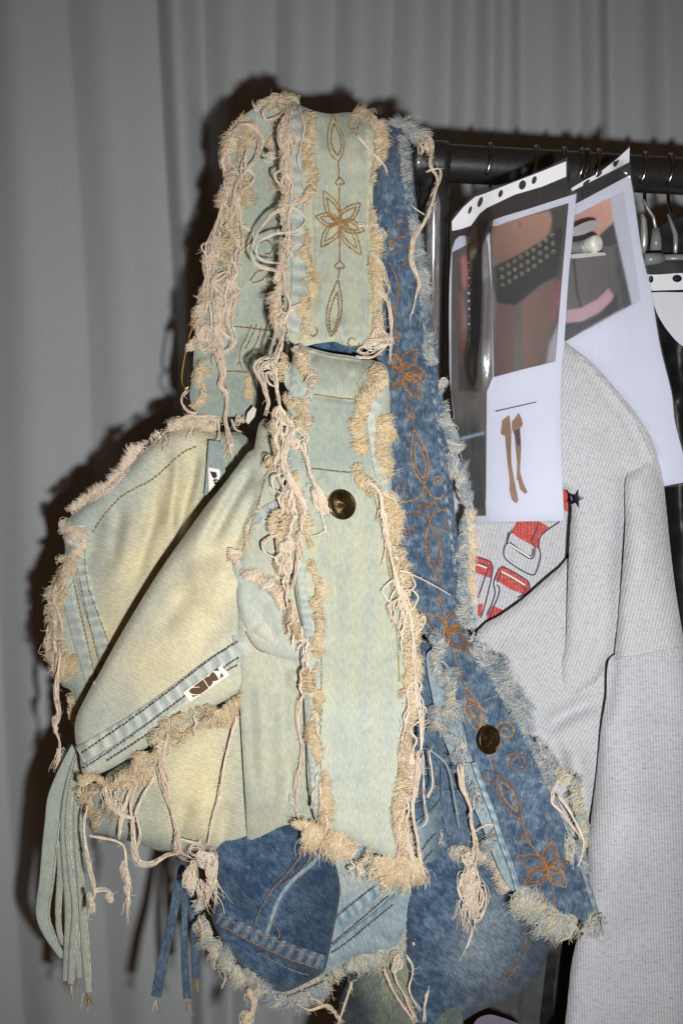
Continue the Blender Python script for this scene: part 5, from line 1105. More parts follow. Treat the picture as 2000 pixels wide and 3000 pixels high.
hank(DB, [st('R8', [(940, 1000), (900, 1120), (960, 1200), (1050, 1320)], S_DS, 4, 5, off=.006), st('R8', [(930, 1100), (1000, 1200), (1060, 1340), (1030, 1460)], S_DS, 3, 5, off=.004), ne('R8', (1000, 1350), 50, 100, 14, S_DS, off=.002, pal=PAL_OLIVE)])
hank(DB, [st('R8', [(260, 860), (320, 900), (370, 960), (400, 1100), (430, 1270)], S_HS, 2, 2, off=.010, pal=PAL_TEAL)])
hank(DB, [ne('R8', (300, 290), 40, 40, 12, S_HS, off=.008, pal=PAL_TEAL)])
hank(DB, [st('R7', [(1310, 1170), (1280, 1220), (1300, 1330), (1350, 1420), (1420, 1568)], S_DH, 5, 7), st('R7', [(1220, 1250), (1290, 1400), (1400, 1560)], S_DH, 4, 6), st('R7', [(1340, 1160), (1390, 1250), (1370, 1380), (1440, 1500)], S_DH, 3, 4), ne('R7', (1290, 1230), 50, 70, 14, S_DH)])
hank(DB, [st('R7', [(1490, 960), (1500, 1120), (1490, 1300), (1460, 1450), (1455, 1560)], S_DH, 6, 8), st('R7', [(1568, 1080), (1530, 1200), (1480, 1320)], S_DH, 4, 5), st('R7', [(1440, 1080), (1390, 1110), (1450, 1090)], S_DH, 3, 5)])
hank(DB, [st('R7', [(440, 1370), (480, 1430), (470, 1500), (420, 1560)], S_DH, 7, 9, pal=PAL_MIX), ne('R7', (440, 1530), 50, 50, 18, S_DH, pal=PAL_MIX), ta('R7', (430, 1540), 90, 10, S_DH, pal=PAL_MIX)])
hank(DB, [st('R7', [(720, 1450), (800, 1490), (900, 1460), (960, 1530), (990, 1568)], S_DH, 4, 5, pal=PAL_MIX), st('R7', [(1040, 1330), (1000, 1450), (960, 1568)], S_DH, 5, 8, pal=PAL_MIX), st('R7', [(800, 1420), (850, 1440), (930, 1500)], S_DH, 3, 4, pal=PAL_MIX)])
hank(DB, [ne('R7', (150, 1000), 30, 50, 12, S_JD, pal=PAL_OLIVE, off=0.), st('R7', [(160, 960), (190, 1050), (170, 1090)], S_JD, 3, 4, pal=PAL_MIX)])
hank(DB, [ne('R7', (260, 1150), 40, 50, 14, S_JD, pal=PAL_MIX, off=0.)])
# indigo tie cords
S_CD2 = Const([(500, 2600, 1.03), (480, 2900, 1.03), (560, 2700, 1.03), (600, 2900, 1.04)])
for pt, wd, of in ((Z('R6', (850, 1240), (820, 1400), (785, 1600), (740, 1780), (700, 2000)), [18, 26, 28, 30, 30], .004), (Z('R6', (880, 1260), (868, 1450), (862, 1650), (868, 1850), (880, 2010)), [14, 18, 20, 22, 24], .006), (Z('R6', (905, 1300), (912, 1500), (925, 1700), (932, 1890)), [18, 22, 24, 26], .0)):
    cord('tie_cord', pt, wd, S_CD2, M_DARK, DB, .0034, of, .2, wear_shade=(0, .12, .2))
    q = catmull(pt, 14); stp = q + np.array([-6, 0]); 
T = Threads()
for v in ((705, 2010), (880, 2020), (932, 1900)): tassel(T, Z('R6', v)[0], 50, 5, S_CD2, 7, 1.6, .0005, GOLDS + PAL_TEAL[:1], .004)
T.build('cord_tip_thread', M_STITCH, DB)

dangle(DB, 'R8', [(300, 330), (340, 550), (400, 750), (460, 900), (520, 1100)], S_HS, 20, 70, n=(1, 3), off=.008, pal=PAL_TEAL)
dangle(DB, 'R8', [(480, 200), (600, 420), (720, 620), (830, 820), (900, 1000)], S_DS, 20, 50, n=(1, 2), off=.006, pal=PAL_TEAL)
dangle(DB, 'R5', [(1390, 250), (1450, 550), (1490, 800), (1490, 1100), (1500, 1300)], S_DS, 16, 60, n=(1, 3), off=.007, pal=PAL_TEAL)
dangle(DB, 'R8', [(800, 1660), (950, 1770), (1120, 1770)], S_DS, 12, 60, n=(1, 2), off=.004, pal=PAL_OLIVE)
dangle(DB, 'R7', [(260, 1150), (420, 1300), (600, 1400), (850, 1320), (1100, 1220), (1300, 1150), (1450, 950)], S_JB, 22, 80, n=(1, 3), off=.004, pal=PAL_OLIVE)

# ================================================================== GREY SWEATSHIRT
SW = thing('sweatshirt', 'light grey ribbed sweatshirt with red and white letter print hanging on the rail', 'sweatshirt')
KN = dict(res=13, th=.003)
# front with the print, deep in the folds
s1 = Z('R3', (250, 900), (600, 800), (900, 780), (980, 1000), (960, 1500), (700, 1700), (440, 1760), (300, 1700), (230, 1300))
S_S1 = Surf([(1330, 1500, 1.07), (1650, 1450, 1.062), (1420, 1850, 1.062), (1680, 1700, 1.06), (1500, 1600, 1.066)], np.array(s1), 0, 40, [(Z('R3', (540, 1130), (500, 1400), (420, 1650)), 40, .004), (Z('R3', (800, 1150), (780, 1350), (700, 1500)), 40, -.004)], .001, 120, 61)
cloth('printed_front', s1, S_S1, M_KNIT, SW, rot=-.25, **KN)
M_RED = knit('red_print_on_knit', srgb(186, 76, 72), srgb(206, 120, 112), .0031, .18)
M_LINE = flat('dark_outline_print', srgb(70, 66, 84), .8)
M_WHT = flat('white_print', srgb(226, 222, 210), .8, noise_amt=.03, nscale=500)
def ink(v, polys, surf, mat, parent, off, name='print'):
    for p in polys: cloth(name, Z(v, *p), surf, mat, parent, 7, .0003, offs=off, raw=True)
def inkline(v, paths, surf, mat, parent, off, w=5, name='print_outline'):
    for p in paths:
        band(name, Z(v, *p), w, surf, mat, parent, off=off, ripple=0, prof=3)
ink('G4', [[(690, 750), (640, 850), (600, 870), (700, 950), (860, 1040), (870, 1010), (930, 850), (960, 750)], [(970, 750), (1100, 830), (1010, 900), (960, 1010), (965, 1100), (900, 1060), (875, 1020), (930, 850)],
            [(170, 1180), (340, 1240), (375, 1270), (385, 1400), (370, 1460), (180, 1390)], [(415, 1480), (470, 1340), (515, 1310), (700, 1410), (830, 1500), (852, 1580), (840, 1620), (770, 1680), (780, 1660), (600, 1590), (450, 1490)],
            [(210, 1780), (275, 1775), (250, 1920), (200, 1930)], [(340, 1840), (400, 1800), (530, 1860), (350, 1990), (320, 1990), (320, 1910)], [(1240, 200), (1330, 280), (1360, 400), (1350, 520), (1330, 640), (1262, 600), (1250, 400)]], S_S1, M_RED, SW, .0012, 'red_letter_print')
inkline('G4', [[(590, 885), (560, 1020), (530, 1100), (545, 1210), (700, 1330), (870, 1415), (930, 1380), (985, 1180), (965, 1060), (1000, 920), (1220, 755)], [(570, 1010), (610, 900), (650, 880)], [(570, 1020), (860, 1215), (915, 1080), (870, 1010), (930, 860), (955, 760)], [(600, 1010), (850, 1185), (890, 1090)],
               [(200, 1270), (330, 1320), (300, 1430), (210, 1700)], [(180, 1185), (340, 1240), (380, 1280), (385, 1400), (300, 1780), (240, 1950)], [(470, 1340), (405, 1500), (420, 1650), (370, 1800), (320, 1910)], [(515, 1310), (470, 1340)], [(515, 1310), (700, 1410), (830, 1500), (852, 1590)],
               [(450, 1510), (490, 1380), (520, 1390), (780, 1560), (770, 1650), (700, 1700)], [(445, 1540), (475, 1580), (460, 1680), (400, 1820), (350, 1960)], [(1240, 140), (1340, 210), (1375, 330)]], S_S1, M_LINE, SW, .0018, 4)
inkline('G4', [[(200, 1285), (320, 1330)], [(500, 1375), (640, 1450), (790, 1545)], [(590, 1030), (855, 1200)]], S_S1, M_WHT, SW, .0020, 5, 'print_highlight')
# lower fold crossing the front
s2 = Z('R3', (420, 1730), (520, 1670), (640, 1585), (760, 1480), (860, 1395), (925, 1340), (1000, 1500), (1200, 1700)) + Z('S', (1850, 2000), (1850, 2750), (1680, 2760), (1560, 2500), (1430, 2100), (1380, 1900))
S_S2 = Surf([(1420, 1830, 1.04), (1660, 1640, 1.04), (1650, 2000, 1.022), (1640, 2150, 1.012), (1700, 2400, 1.004), (1500, 1950, 1.03), (1850, 2100, 1.02), (1800, 2700, 1.02), (1500, 2300, 1.03)], np.array(s2), .006, 26, [(Z('R8', (640, 280), (760, 500), (880, 740)), 40, .006), (Z('R8', (840, 800), (960, 690), (1160, 600)), 24, -.012), (Z('R8', (980, 800), (1030, 1000), (1060, 1250)), 34, .008), (Z('R8', (900, 780), (960, 980), (1010, 1200)), 22, -.006)], .001, 130, 63)
cloth('body_lower_fold', s2, S_S2, M_KNIT, SW, rot=-.55, **KN)
# shoulder and its hanging folds
s3 = Z('R3', (800, 60), (890, 105), (965, 160), (1060, 235), (1180, 370), (1300, 520), (1395, 680), (1440, 850), (1450, 1000), (1400, 1200), (1300, 1500), (1262, 1862)) + Z('R8', (1180, 400), (1140, 500), (1000, 620), (905, 740), (875, 770), (920, 650), (950, 400)) + \
    Z('R3', (893, 1862), (905, 1500), (918, 1200), (928, 1050), (900, 950), (760, 900), (760, 300))
S_S3 = Surf([(1620, 1000, 1.04), (1700, 1040, 1.03), (1850, 1200, 1.02), (1930, 1450, 1.02), (1680, 1500, 1.024), (1660, 1900, 1.018), (1800, 1800, 1.012), (1780, 1400, 1.02), (1620, 2080, 1.024), (1750, 1200, 1.018)], np.array(catmull(s3, 30, True)), .007, 26,
            [(Z('R3', (1250, 900), (1240, 1150), (1225, 1400), (1200, 1862)), 26, -.010, 'G'), (Z('R3', (1050, 900), (1060, 1200), (1050, 1700)), 60, .006), (Z('R3', (960, 1000), (1000, 800), (1100, 600)), 50, .004), (Z('R3', (980, 190), (1150, 370), (1290, 550), (1390, 760)), 14, .003, 'G'), (Z('R3', (1000, 230), (1130, 400), (1260, 570), (1350, 760)), 10, -.003, 'G')], .001, 150, 65)
cloth('shoulder', s3, S_S3, M_KNIT, SW, rot=-.35, **KN)
T = Threads()
stitches(T, Z('R3', (900, 130), (980, 190), (1150, 370), (1290, 550), (1390, 760)), S_S3, 9, 8, .0007, srgb(190, 190, 196), .0016); T.build('shoulder_stitching', M_STITCH, SW)
# right-hand fold up to the edge of the garment
s4 = Z('R3', (1240, 880), (1330, 780), (1400, 740), (1445, 850), (1470, 1050), (1490, 1250), (1520, 1500), (1568, 1800), (1600, 1960), (1420, 1930), (1300, 1925), (1182, 1935), (1195, 1700), (1220, 1400), (1235, 1150))
S_S4 = Surf([(1850, 1400, 1.016), (1950, 1450, 1.022), (1830, 1800, 1.004), (2000, 1850, 1.008), (1920, 1650, 1.006), (1820, 1950, .996), (1990, 1950, 1.0)], np.array(Z('R3', (1240, 880), (1330, 780), (1400, 740), (1445, 850), (1470, 1050), (1490, 1250), (1520, 1500), (1568, 1800), (1640, 2300), (1150, 2300), (1195, 1700), (1220, 1400), (1235, 1150))), .014, 60, [(Z('R3', (1330, 1000), (1330, 1300), (1300, 1600)), 50, .004)], .001, 120, 67)
cloth('sleeve_upper', s4, S_S4, M_KNIT, SW, rot=-.25, back=lambda x, y, d: d + .012, res=13)
# forearm of the sleeve
s5 = Z('R8', (1196, 395), (1330, 385), (1450, 365), (1600, 340), (1640, 700), (1640, 2400), (930, 2400), (965, 2265), (1000, 1950), (1050, 1750), (1085, 1600), (1080, 1400), (1100, 1200), (1125, 1000), (1150, 750), (1175, 600))
s5o = Z('R8', (1225, 100), (1640, 0), (1640, 700), (1640, 2500), (900, 2500), (965, 2265), (1000, 1950), (1050, 1750), (1085, 1600), (1080, 1400), (1100, 1200), (1125, 1000), (1150, 750), (1175, 600), (1196, 395))
S_S5 = Surf([(1800, 1950, .992), (1990, 1930, 1.002), (1760, 2300, .984), (1990, 2300, .996), (1730, 2700, .98), (1990, 2700, .992), (1670, 3000, .985), (1990, 3000, .992), (1870, 2400, .968)], np.array(s5o), .016, 90,
            [(Z('R8', (1330, 420), (1300, 800), (1250, 1300), (1200, 1800)), 60, .003)], .0014, 210, 71)
class Blend(Surf):
    """the forearm cloth runs on from the upper sleeve at the seam"""
    def __init__(s, a, b, y0, y1): s.a = a; s.b = b; s.y0 = y0; s.y1 = y1; s.box = b.box
    def d(s, x, y):
        t = np.clip((y - s.y0) / (s.y1 - s.y0), 0, 1); t = t * t * (3 - 2 * t)
        return s.a.d(x, y) * (1 - t) + s.b.d(x, y) * t
S_S5 = Blend(S_S4, S_S5, 1900, 2250)
cloth('sleeve', s5, S_S5, M_KNIT2, SW, rot=.03, back=lambda x, y, d: d + .004, res=14)
band('sleeve_seam', Z('R8', (1205, 402), (1330, 392), (1450, 365), (1568, 345)), 9, S_S5, M_KNIT2, SW, off=.0012, ripple=.0002, wearamt=0)
# star studs and glitter
def star(c, r, surf, rot=0.):
    pts = []
    for k in range(10):
        a = rot + math.pi * k / 5; q = r if k % 2 == 0 else r * .42; pts.append((c[0] + q * math.sin(a) * .8, c[1] - q * math.cos(a)))
    cloth('star_stud', pts, surf, flat('navy_star', (.01, .012, .03), .3), SW, 4, .0012, offs=.0016, raw=True)
star(Z('G4', (1425, 470))[0], 30, S_S3, .25); star(Z('G4', (1320, 1185))[0], 12, S_S1, .6)
M_GLIT = flat('glitter', (.9, .92, 1.0), .12, 1.)
def glitter():
    V = []; F = []
    for surf, x0, x1, y0, y1, n in ((S_S5, 1740, 1995, 2000, 2980, 46), (S_S4, 1830, 1960, 1550, 1950, 12), (S_S3, 1680, 1800, 1300, 1850, 10), (S_S1, 1430, 1640, 1560, 1760, 5), (S_S2, 1480, 1660, 1800, 2000, 5)):
        for _ in range(n):
            p = surf.at(np.array([random.uniform(x0, x1)]), np.array([random.uniform(y0, y1)]), .0012)[0]
            r = random.uniform(.0003, .0007); b = len(V)
            for v in ((1, 0, 0), (-1, 0, 0), (0, 1, 0), (0, -1, 0), (0, 0, 1), (0, 0, -1)): V.append(tuple(p + np.array(v) * r))
            for i in (0, 1):
                for j in (2, 3):
                    for k in (4, 5): F.append((b + i, b + j, b + k))
    me = bpy.data.meshes.new('glitter'); me.from_pydata(V, [], F); o = link('glitter', me, M_GLIT, SW); o['kind'] = 'stuff'
glitter()

# ================================================================== PRINTED SHEETS IN PLASTIC SLEEVES
def prt(name, c, amt=.08): return flat(name, srgb(*c), .45, 0., .4, amt, 45)
SK1 = prt('ink_skin', (176, 132, 118), .12); SK2 = prt('ink_skin_shade', (132, 96, 84), .15); BLK = prt('ink_black', (38, 38, 36), .25); BK2 = prt('ink_charcoal', (74, 70, 64), .15); GRY = prt('ink_grey', (150, 148, 148), .08)
PNK = prt('ink_pink', (196, 146, 136), .08); MAU = prt('ink_mauve', (178, 140, 146), .08); BRN = prt('ink_brown', (138, 104, 76), .18); DBR = prt('ink_dark_brown', (66, 52, 48), .4); SIL = prt('ink_silver', (170, 162, 140), .15); PGR = prt('ink_pale_grey', (196, 196, 206), .04)
BLU = prt('ink_blue', (120, 150, 180), .05)
# sheet 1: belt picture and boots
SH1 = [(1322, 690, 1.024), (1330, 1000, 1.024), (1390, 1527, 1.012), (1392, 650, 1.014), (1420, 690, 1.0), (1425, 1000, 1.0), (1425, 1500, 1.0), (1440, 640, .996), (1560, 600, .984), (1560, 1100, .984), (1560, 1520, .984), (1670, 570, .972), (1650, 1000, .972), (1650, 1525, .974), (1655, 470, .97), (1440, 570, .996), (1330, 640, 1.022)]
S_P1 = Surf(SH1, None, 0, 0, [(Z('R2', (395, 560), (420, 900), (400, 1300)) + Z('R3', (400, 500)), 24, .007), (Z('R2', (320, 650), (345, 1000), (350, 1400)), 20, -.006)])
pp = thing('printed_sheet', 'printed sheet with studded belt photo above tall brown boots', 'sheet', 'reference prints in sleeves')
p1 = Z('R2', (243, 740), (375, 672), (430, 630), (480, 577), (700, 507), (955, 425), (955.5, 425.5), (930, 700), (910, 900), (890, 1200), (885, 1300)) + Z('R3', (872, 250), (866, 500), (872, 850), (885, 1127), (885, 1128), (640, 1132), (372, 1138), (371.5, 1137), (300, 800), (262, 600), (228, 240))
cloth('paper', p1, S_P1, M_PAPER, pp, 13, .0004, step=12, raw=False)
def D1(v, poly, mat, k=1, name='picture'): cloth(name, Z(v, *poly), S_P1, mat, pp, 14, .0001, offs=.0004 * k, raw=True)
M_PRINT, _nt, _b = newmat('photo_print')
_at = node(_nt, 'ShaderNodeVertexColor', layer_name='wear_shade'); _nt.links.new(_at.outputs[0], _b.inputs['Base Color']); _b.inputs['Roughness'].default_value = .45
def photo(v, outline, surf, parent, base, layers, off=.0005, res=5, grain=.05, seed=0):
    """a printed photograph: flat print with soft-edged shapes"""
    sc_ = VIEWS[v][2]
    def col(x, y):
        c = [np.full(x.shape, q) for q in srgb(*base)]
        for poly, rgb, soft, *g in layers:
            pl = np.array(Z(v, *poly)); d, _, _ = pdist(x, y, pl, True); sd = np.where(inside(x, y, pl), d, -d)
            a = np.clip(.5 + sd / (2 * soft * sc_), 0, 1); a = a * a * (3 - 2 * a)
            k = 1.
            if g:
                x0, y0, gx, gy = g[0]; p0 = Z(v, (x0, y0))[0]
                k = np.clip(1 + ((x - p0[0]) * gx + (y - p0[1]) * gy) / (100 * sc_), .35, 1.6)
            for i, q in enumerate(srgb(*rgb)): c[i] = c[i] * (1 - a) + q * k * a
        n_ = 1 + grain * nz(x, y, 14, seed) + grain * nz(x, y, 60, seed + 1)
        return [q * n_ for q in c]
    return cloth('photo_print', dens(Z(v, *outline), 2), surf, M_PRINT, parent, res, .0001, offs=off, raw=True, wear_shade=col)
def dens(p, k=3):
    o = []; p = list(p)
    for i in range(len(p)):
        a, b = np.array(p[i]), np.array(p[(i + 1) % len(p)])
        for t in range(k): o.append(tuple(a + (b - a) * t / k))
    return o
studs = []
for r_ in range(3):
    for c_ in range(9):
        x = 528 + 36 * c_ + r_ * 3; y = 858 - 22 * c_ + r_ * 47 - max(0, c_ - 5) * 6; q = 10
        ring = [(x + q * math.cos(a), y + 1.15 * q * math.sin(a)) for a in np.linspace(0, 6.28, 11)[:-1]]
        studs += [(ring, (140, 132, 108), 5), ([(x + (a - x) * .45, y + (b - y) * .45) for a, b in ring], (30, 28, 26), 5)]
photo('R2', [(455, 620), (680, 550), (910, 480), (870, 950), (835, 1390), (660, 1432), (480, 1480), (470, 1000)], S_P1, pp, (92, 84, 76), [
    ([(800, 470), (930, 440), (870, 1400), (780, 1410), (840, 900)], (64, 58, 52), 14),
    ([(460, 600), (620, 560), (800, 528), (815, 570), (800, 640), (760, 700), (700, 750), (560, 820), (500, 860), (480, 760)], (152, 114, 94), 9, (640, 640, .10, -.16)),
    ([(622, 596), (638, 592), (640, 612), (628, 618)], (120, 78, 66), 9),
    ([(810, 520), (905, 485), (885, 640), (850, 700), (800, 690), (830, 620)], (58, 54, 44), 9),
    ([(470, 850), (640, 768), (780, 682), (850, 620), (880, 640), (850, 900), (760, 940), (640, 1040), (600, 1070), (505, 1070), (470, 950)], (26, 26, 24), 7),
    ([(500, 1055), (588, 1062), (600, 1250), (590, 1470), (480, 1490), (485, 1250)], (96, 70, 58), 9, (540, 1250, .25, -.05)),
    ([(640, 1055), (720, 985), (835, 920), (850, 1100), (800, 1250), (770, 1440), (660, 1450), (645, 1200)], (112, 82, 68), 9, (700, 1150, -.28, -.08)),
    ([(820, 960), (880, 900), (870, 1000), (830, 1170), (815, 1160)], (120, 62, 70), 9),
    ([(800, 1290), (860, 1150), (848, 1420), (780, 1420)], (146, 142, 144), 12), *studs], seed=3)
photo('R2', [(243, 762), (375, 695), (430, 655), (448, 720), (470, 1000), (475, 1480), (440, 1568), (340, 1568), (236, 1568), (238, 1100)], S_P1, pp, (82, 76, 72), [
    ([(280, 780), (340, 760), (350, 900), (380, 1200), (400, 1600), (280, 1600), (280, 1100)], (46, 36, 32), 16),
    ([(290, 790), (325, 770), (335, 880), (320, 980), (300, 960)], (150, 84, 74), 12), ([(270, 1000), (300, 980), (330, 1200), (320, 1420), (290, 1400)], (104, 62, 54), 14),
    ([(360, 700), (440, 660), (450, 900), (400, 950)], (128, 124, 118), 16), ([(380, 1100), (450, 1000), (470, 1400), (400, 1568), (370, 1500)], (60, 58, 52), 18)], seed=5)
photo('R3', [(235, 384), (441, 384), (438, 750), (436, 1100), (378, 1102), (320, 860), (270, 650)], S_P1, pp, (80, 72, 66), [
    ([(230, 560), (450, 540), (450, 1130), (300, 1130)], (28, 28, 28), 90), ([(380, 380), (450, 380), (450, 640), (400, 640)], (84, 78, 72), 20), ([(268, 655), (430, 615), (430, 630), (274, 674)], (128, 150, 172), 4)], seed=7, off=.0008)
D1('R3', [(490, 496), (725, 443), (726, 449), (490, 503)], BK2, 3, 'printed_rule')
D1('R3', [(530, 550), (570, 520), (580, 600), (582, 625), (580, 720), (582, 800), (600, 900), (622, 1010), (610, 1030), (585, 1010), (570, 950), (572, 900), (560, 800), (545, 640), (520, 630)], BRN, 1, 'boot_picture')
D1('R3', [(585, 560), (625, 508), (640, 540), (648, 575), (632, 600), (638, 700), (632, 850), (650, 910), (675, 965), (660, 975), (630, 945), (620, 890), (612, 900), (615, 800), (600, 640), (586, 605)], BRN, 1, 'boot_picture')
D1('R3', [(590, 575), (600, 610), (630, 600), (634, 690), (620, 700), (606, 640)], DBR, 2, 'boot_picture')
sl1 = thing('plastic_sleeve', 'clear punched plastic sleeve holding the belt and boots print', 'plastic sleeve', 'clear punched sleeves')
f1 = Z('R2', (236, 590), (300, 500), (365, 432), (480, 385), (600, 350), (760, 285), (905, 215), (905.5, 216), (905, 330), (912, 405), (962, 420), (935, 700), (915, 900), (895, 1200)) + Z('R3', (885, 120), (878, 250), (872, 500), (878, 850), (892, 1135), (892, 1136), (640, 1140), (366, 1146), (365, 1145), (294, 800), (256, 600), (222, 240)) + Z('R2', (228, 1300), (232, 900))
cloth('film', f1, S_P1, M_FILM, sl1, 13, .0003, offs=.0034)
def ell(x, y, a, b, rot=.0): return [(x + a * math.cos(t) * math.cos(rot) - b * math.sin(t) * math.sin(rot), y + a * math.cos(t) * math.sin(rot) + b * math.sin(t) * math.cos(rot)) for t in np.linspace(0, 6.283, 15)[:-1]]
h1 = [Z('R2', *ell(x, y, a, b, .35)) for x, y, a, b in ((345, 520, 9, 24), (403, 474, 13, 32), (520, 426, 12, 23), (645, 376, 20, 28), (713, 348, 13, 24))]
cloth('punched_strip', dens(Z('R2', (240, 585), (305, 505), (372, 445), (430, 425), (600, 358), (760, 296), (896, 240), (896, 328), (760, 385), (600, 432), (440, 508), (400, 540), (350, 610), (290, 630), (242, 640))), S_P1, M_STRIPW, sl1, 8, .0004, offs=.0040, holes=h1, raw=True)
# sheet 2
SH2 = [(1660, 560, 1.04), (1700, 480, 1.032), (1840, 440, 1.014), (1850, 520, 1.012), (1900, 900, 1.012), (2000, 1380, 1.02), (1650, 1000, 1.052), (1800, 1000, 1.035), (1900, 1420, 1.04), (1700, 1400, 1.062), (1800, 600, 1.022)]
S_P2 = Surf(SH2, None, 0, 0, [(Z('R2', (1180, 250), (1230, 300), (1262, 310)), 16, .006)])
p2s = thing('printed_sheet', 'printed sheet with grey garment photo clipped behind the belt print', 'sheet', 'reference prints in sleeves')
p2 = Z('R2', (900, 505), (950, 485), (1100, 405), (1262, 319), (1262.5, 320), (1285, 450), (1330, 760), (1385, 1000), (1435, 1300), (1500, 1568)) + Z('R3', (1520, 560), (1570, 760), (1585, 904), (1585, 905), (1450, 930), (1250, 960), (820, 1000), (840, 400))
cloth('paper', p2, S_P2, M_PAPER, p2s, 15, .0004)
def D2(v, poly, mat, k=1, name='picture'): cloth(name, Z(v, *poly), S_P2, mat, p2s, 14, .0001, offs=.0004 * k, raw=True)
photo('R2', [(880, 585), (940, 555), (1080, 482), (1225, 410), (1275, 730), (1325, 1040), (1100, 1165), (880, 1280)], S_P2, p2s, (192, 192, 200), [
    ([(860, 560), (1060, 480), (1148, 440), (1168, 590), (1100, 660), (1000, 780), (860, 800)], (192, 144, 126), 8, (1020, 620, .08, -.1)),
    ([(1090, 660), (1168, 590), (1195, 715), (1120, 745), (1080, 710)], (52, 54, 54), 7),
    ([(860, 800), (1000, 762), (1100, 732), (1193, 722), (1268, 1062), (1000, 1210), (860, 1300)], (92, 86, 80), 8, (1050, 950, -.1, -.05)),
    ([(1170, 720), (1195, 722), (1272, 1062), (1230, 1085), (1190, 900)], (66, 64, 62), 10),
    ([(870, 1100), (980, 1082), (1080, 1030), (1140, 968), (1168, 1010), (1160, 1042), (1080, 1112), (980, 1162), (870, 1168)], (186, 148, 152), 7),
    ([(860, 1180), (1000, 1158), (1100, 1108), (1190, 1000), (1200, 1090), (920, 1258), (860, 1300)], (44, 44, 44), 8),
    ([(932, 800), (946, 800), (966, 1000), (990, 1082), (978, 1082), (952, 1000)], (48, 46, 42), 4)], seed=9)
sl2 = thing('plastic_sleeve', 'clear punched plastic sleeve over the grey garment print', 'plastic sleeve', 'clear punched sleeves')
f2 = Z('R2', (900, 400), (1000, 345), (1085, 300), (1190, 215), (1262, 145), (1262.5, 146), (1268, 310), (1300, 460), (1345, 760), (1395, 1000), (1445, 1300), (1508, 1568)) + Z('R3', (1535, 560), (1582, 760), (1596, 912), (1450, 938), (1250, 966), (815, 1006), (835, 400))
cloth('film', f2, S_P2, M_FILM, sl2, 15, .0003, offs=.0028)
cloth('punched_strip', dens(Z('R2', (925, 395), (1000, 350), (1088, 305), (1190, 225), (1260, 160), (1258, 245), (1190, 280), (1080, 335), (930, 412))), S_P2, M_STRIPW, sl2, 9, .0004, offs=.0034, holes=[Z('R2', *ell(1012, 362, 9, 26, .9)), Z('R2', *ell(1085, 315, 9, 24, .8))], raw=True)
# sheet 3 at the edge
S_P3 = Surf([(1900, 830, 1.10), (2050, 820, 1.10), (1950, 1000, 1.10), (2050, 1200, 1.10)])
sl3 = thing('plastic_sleeve', 'white punched sleeve edge hanging under the shiny clip bar', 'plastic sleeve', 'clear punched sleeves')
cloth('punched_strip', dens(Z('G3', (900, 1430), (1411, 1410), (1800, 1400), (1800, 1630), (1411, 1640), (940, 1655)), 8), S_P3, M_STRIPW, sl3, 8, .0005, holes=[Z('G3', *ell(965, 1495, 34, 50)), Z('G3', *ell(1325, 1485, 66, 52))], raw=True)
p3 = thing('printed_sheet', 'blank white sheet edge against the black satin garment', 'sheet', 'reference prints in sleeves')
cloth('paper', Z('G3', (900, 1690), (1411, 1675), (1800, 1670), (1800, 2600), (1411, 2420), (1230, 2250), (1080, 2030), (1000, 1850)), S_P3, M_PAPER, p3, 14, .0005, offs=-.001)

# ================================================================== CLIP HANGERS
def clip_hanger():
    h = thing('clip_hanger', 'chrome clip hanger with round white end cap gripping the garment print', 'hanger')
    d = 1.0
    def pt(x, y, dd=d): return W(*Z('R2', (x, y))[0], dd)
    tube('clip_bar', np.array([pt(900, 735, 1.02), pt(940, 735, 1.012), pt(1000, 730, 1.004), pt(1030, 725, .999)]), .0068, M_CHROME, h, 20)
    tube('end_cap', np.array([pt(1020, 722, 1.0), pt(1030, 720, .998), pt(1055, 715, .994), pt(1068, 712, .991), pt(1076, 711, .9895), pt(1080, 710, .989)]), [.0060, .0072, .0076, .0076, .0070, .0045], M_WHITEPL, h, 26)
    S_C = Const([(1660, 650, 1.0), (1760, 650, .992), (1700, 760, .996), (1720, 700, .994)])
    cloth('clip_jaw', Z('R2', (930, 630), (980, 600), (1040, 580), (1085, 585), (1088, 605), (1050, 630), (1010, 655), (930, 670)), S_C, M_CHROME, h, 7, .0025)
    cloth('clip_spring', Z('R2', (930, 655), (1010, 640), (1030, 640), (1020, 665), (1000, 690), (930, 700)), S_C, M_BLACK, h, 8, .003, offs=-.003)
    cloth('clip_plate', Z('R2', (930, 775), (1040, 765), (1045, 750), (1065, 762), (1120, 766), (1125, 778), (1060, 786), (930, 798)), S_C, M_CHROME, h, 7, .003)
    hook(h, 1700, .012, .05)
clip_hanger()
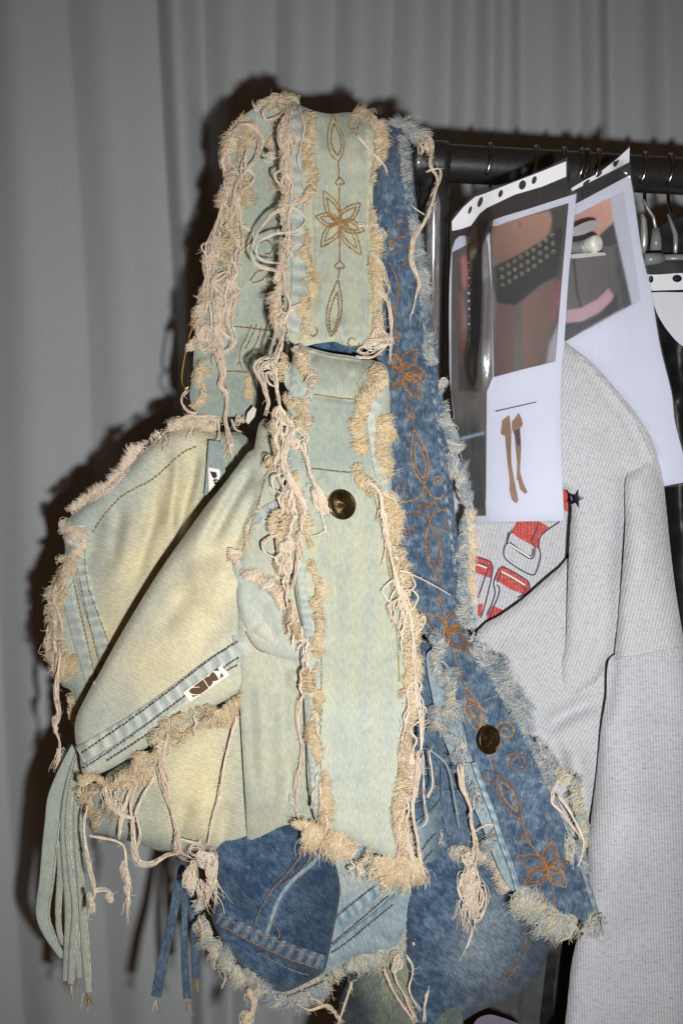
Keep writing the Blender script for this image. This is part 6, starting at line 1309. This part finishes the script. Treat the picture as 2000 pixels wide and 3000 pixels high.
def bar_hanger():
    h = thing('clip_hanger', 'clear plastic skirt hanger with grey clip bar at the black garment', 'hanger')
    M_GP = flat('grey_plastic', srgb(120, 128, 130), .3)
    def pt(x, y, dd): return W(*Z('G3', (x, y))[0], dd)
    tube('clip_bar', np.array([pt(870, 1225, 1.09), pt(1000, 1220, 1.092), pt(1120, 1215, 1.094)]), .0062, M_GP, h, 16)
    tube('clip_bar', np.array([pt(1120, 1212, 1.097), pt(1400, 1205, 1.1), pt(1700, 1200, 1.104)]), .0042, M_GP, h, 14)
    tube('hanger_stem', np.array([pt(840, 600, 1.06), pt(865, 680, 1.06), pt(872, 850, 1.06), pt(872, 1000, 1.06), pt(862, 1090, 1.062), pt(850, 1130, 1.066)]), [.002, .0028, .0034, .0034, .0028, .002], M_CHROME, h, 14)
    tube('stem_sleeve', np.array([pt(1030, 800, 1.11), pt(1035, 950, 1.11), pt(1030, 1100, 1.11)]), [.004, .0055, .006], M_GP, h, 14)
    tube('stem_wire', np.array([pt(860, 400, 1.112), pt(920, 520, 1.112), pt(1000, 640, 1.112), pt(1030, 800, 1.11)]), .0016, M_CHROME, h, 10)
    tube('stem_wire', np.array([pt(1200, 600, 1.12), pt(1260, 760, 1.118), pt(1300, 880, 1.116), pt(1305, 1000, 1.115), pt(1300, 1150, 1.114)]), [.0016, .002, .0026, .0026, .002], M_CHROME, h, 10)
bar_hanger()

# ================================================================== DARK GARMENTS BEHIND
bg1 = thing('black_garment', 'black satin garment hanging at the end of the rail beside the sheets', 'garment')
g_out = Z('S', (1850, 770), (2120, 760), (2120, 2050), (1900, 2050), (1840, 1500))
S_G = Surf([(1850, 800, 1.12), (2100, 800, 1.12), (1900, 2000, 1.10), (2100, 2000, 1.10), (1950, 1400, 1.10)], None, 0, 0, [(Z('S', (1900, 900), (1940, 1200), (1930, 1600), (1960, 2000)), 30, .02), (Z('S', (1990, 900), (1980, 1300), (2000, 1700)), 26, -.02), (Z('S', (1930, 1000), (1990, 1180), (2060, 1300)), 18, .014)], .003, 90, 81)
cloth('bodice', g_out, S_G, M_BLACK, bg1, 16, .003)
cloth('waistband', Z('G3', (860, 1260), (1411, 1240), (1800, 1235), (1800, 1400), (1411, 1408), (900, 1425)), Surf([(1900, 770, 1.09), (2050, 765, 1.09), (1950, 800, 1.09), (2000, 780, 1.088)]), M_BLACK, bg1, 12, .004)
tr = thing('trousers', 'charcoal trousers with two black side stripes behind the indigo bag', 'trousers')
M_CHAR = flat('charcoal_cloth', srgb(74, 78, 78), .85, noise_amt=.15, nscale=60)
S_T = Surf([(1500, 2600, 1.13), (1750, 2600, 1.12), (1500, 3050, 1.13), (1750, 3050, 1.12), (1620, 2800, 1.115)], None, 0, 0, [(Z('S', (1520, 2700), (1510, 2900), (1500, 3060)), 16, -.01)], .001, 80, 83)
cloth('trouser_leg', Z('S', (1480, 2500), (1760, 2500), (1740, 3080), (1330, 3080), (1400, 2900), (1480, 2800)), S_T, M_CHAR, tr, 15, .004)
for pg in (((810, 560), (935, 560), (910, 850), (870, 1150), (835, 1600), (710, 1600), (745, 1200), (790, 800)), ((1020, 600), (1105, 620), (1080, 850), (1020, 1200), (965, 1600), (900, 1600), (950, 1200), (1000, 850))):
    cloth('side_stripe', Z('G5', *pg), S_T, M_BLACK, tr, 12, .002, offs=.0025)
lav = thing('lavender_garment', 'small lavender cloth edge under the indigo bag', 'garment')
cloth('cloth_fold', Z('G5', (-60, 1600), (0, 1500), (130, 1460), (260, 1490), (400, 1540), (560, 1620), (560, 1800), (-60, 1800)), Surf([(1400, 2980, 1.0), (1500, 2990, 1.0), (1450, 3080, .985), (1550, 3050, 1.0)]), flat('lavender_cloth', srgb(104, 98, 116), .85, noise_amt=.08, nscale=80), lav, 13, .004)
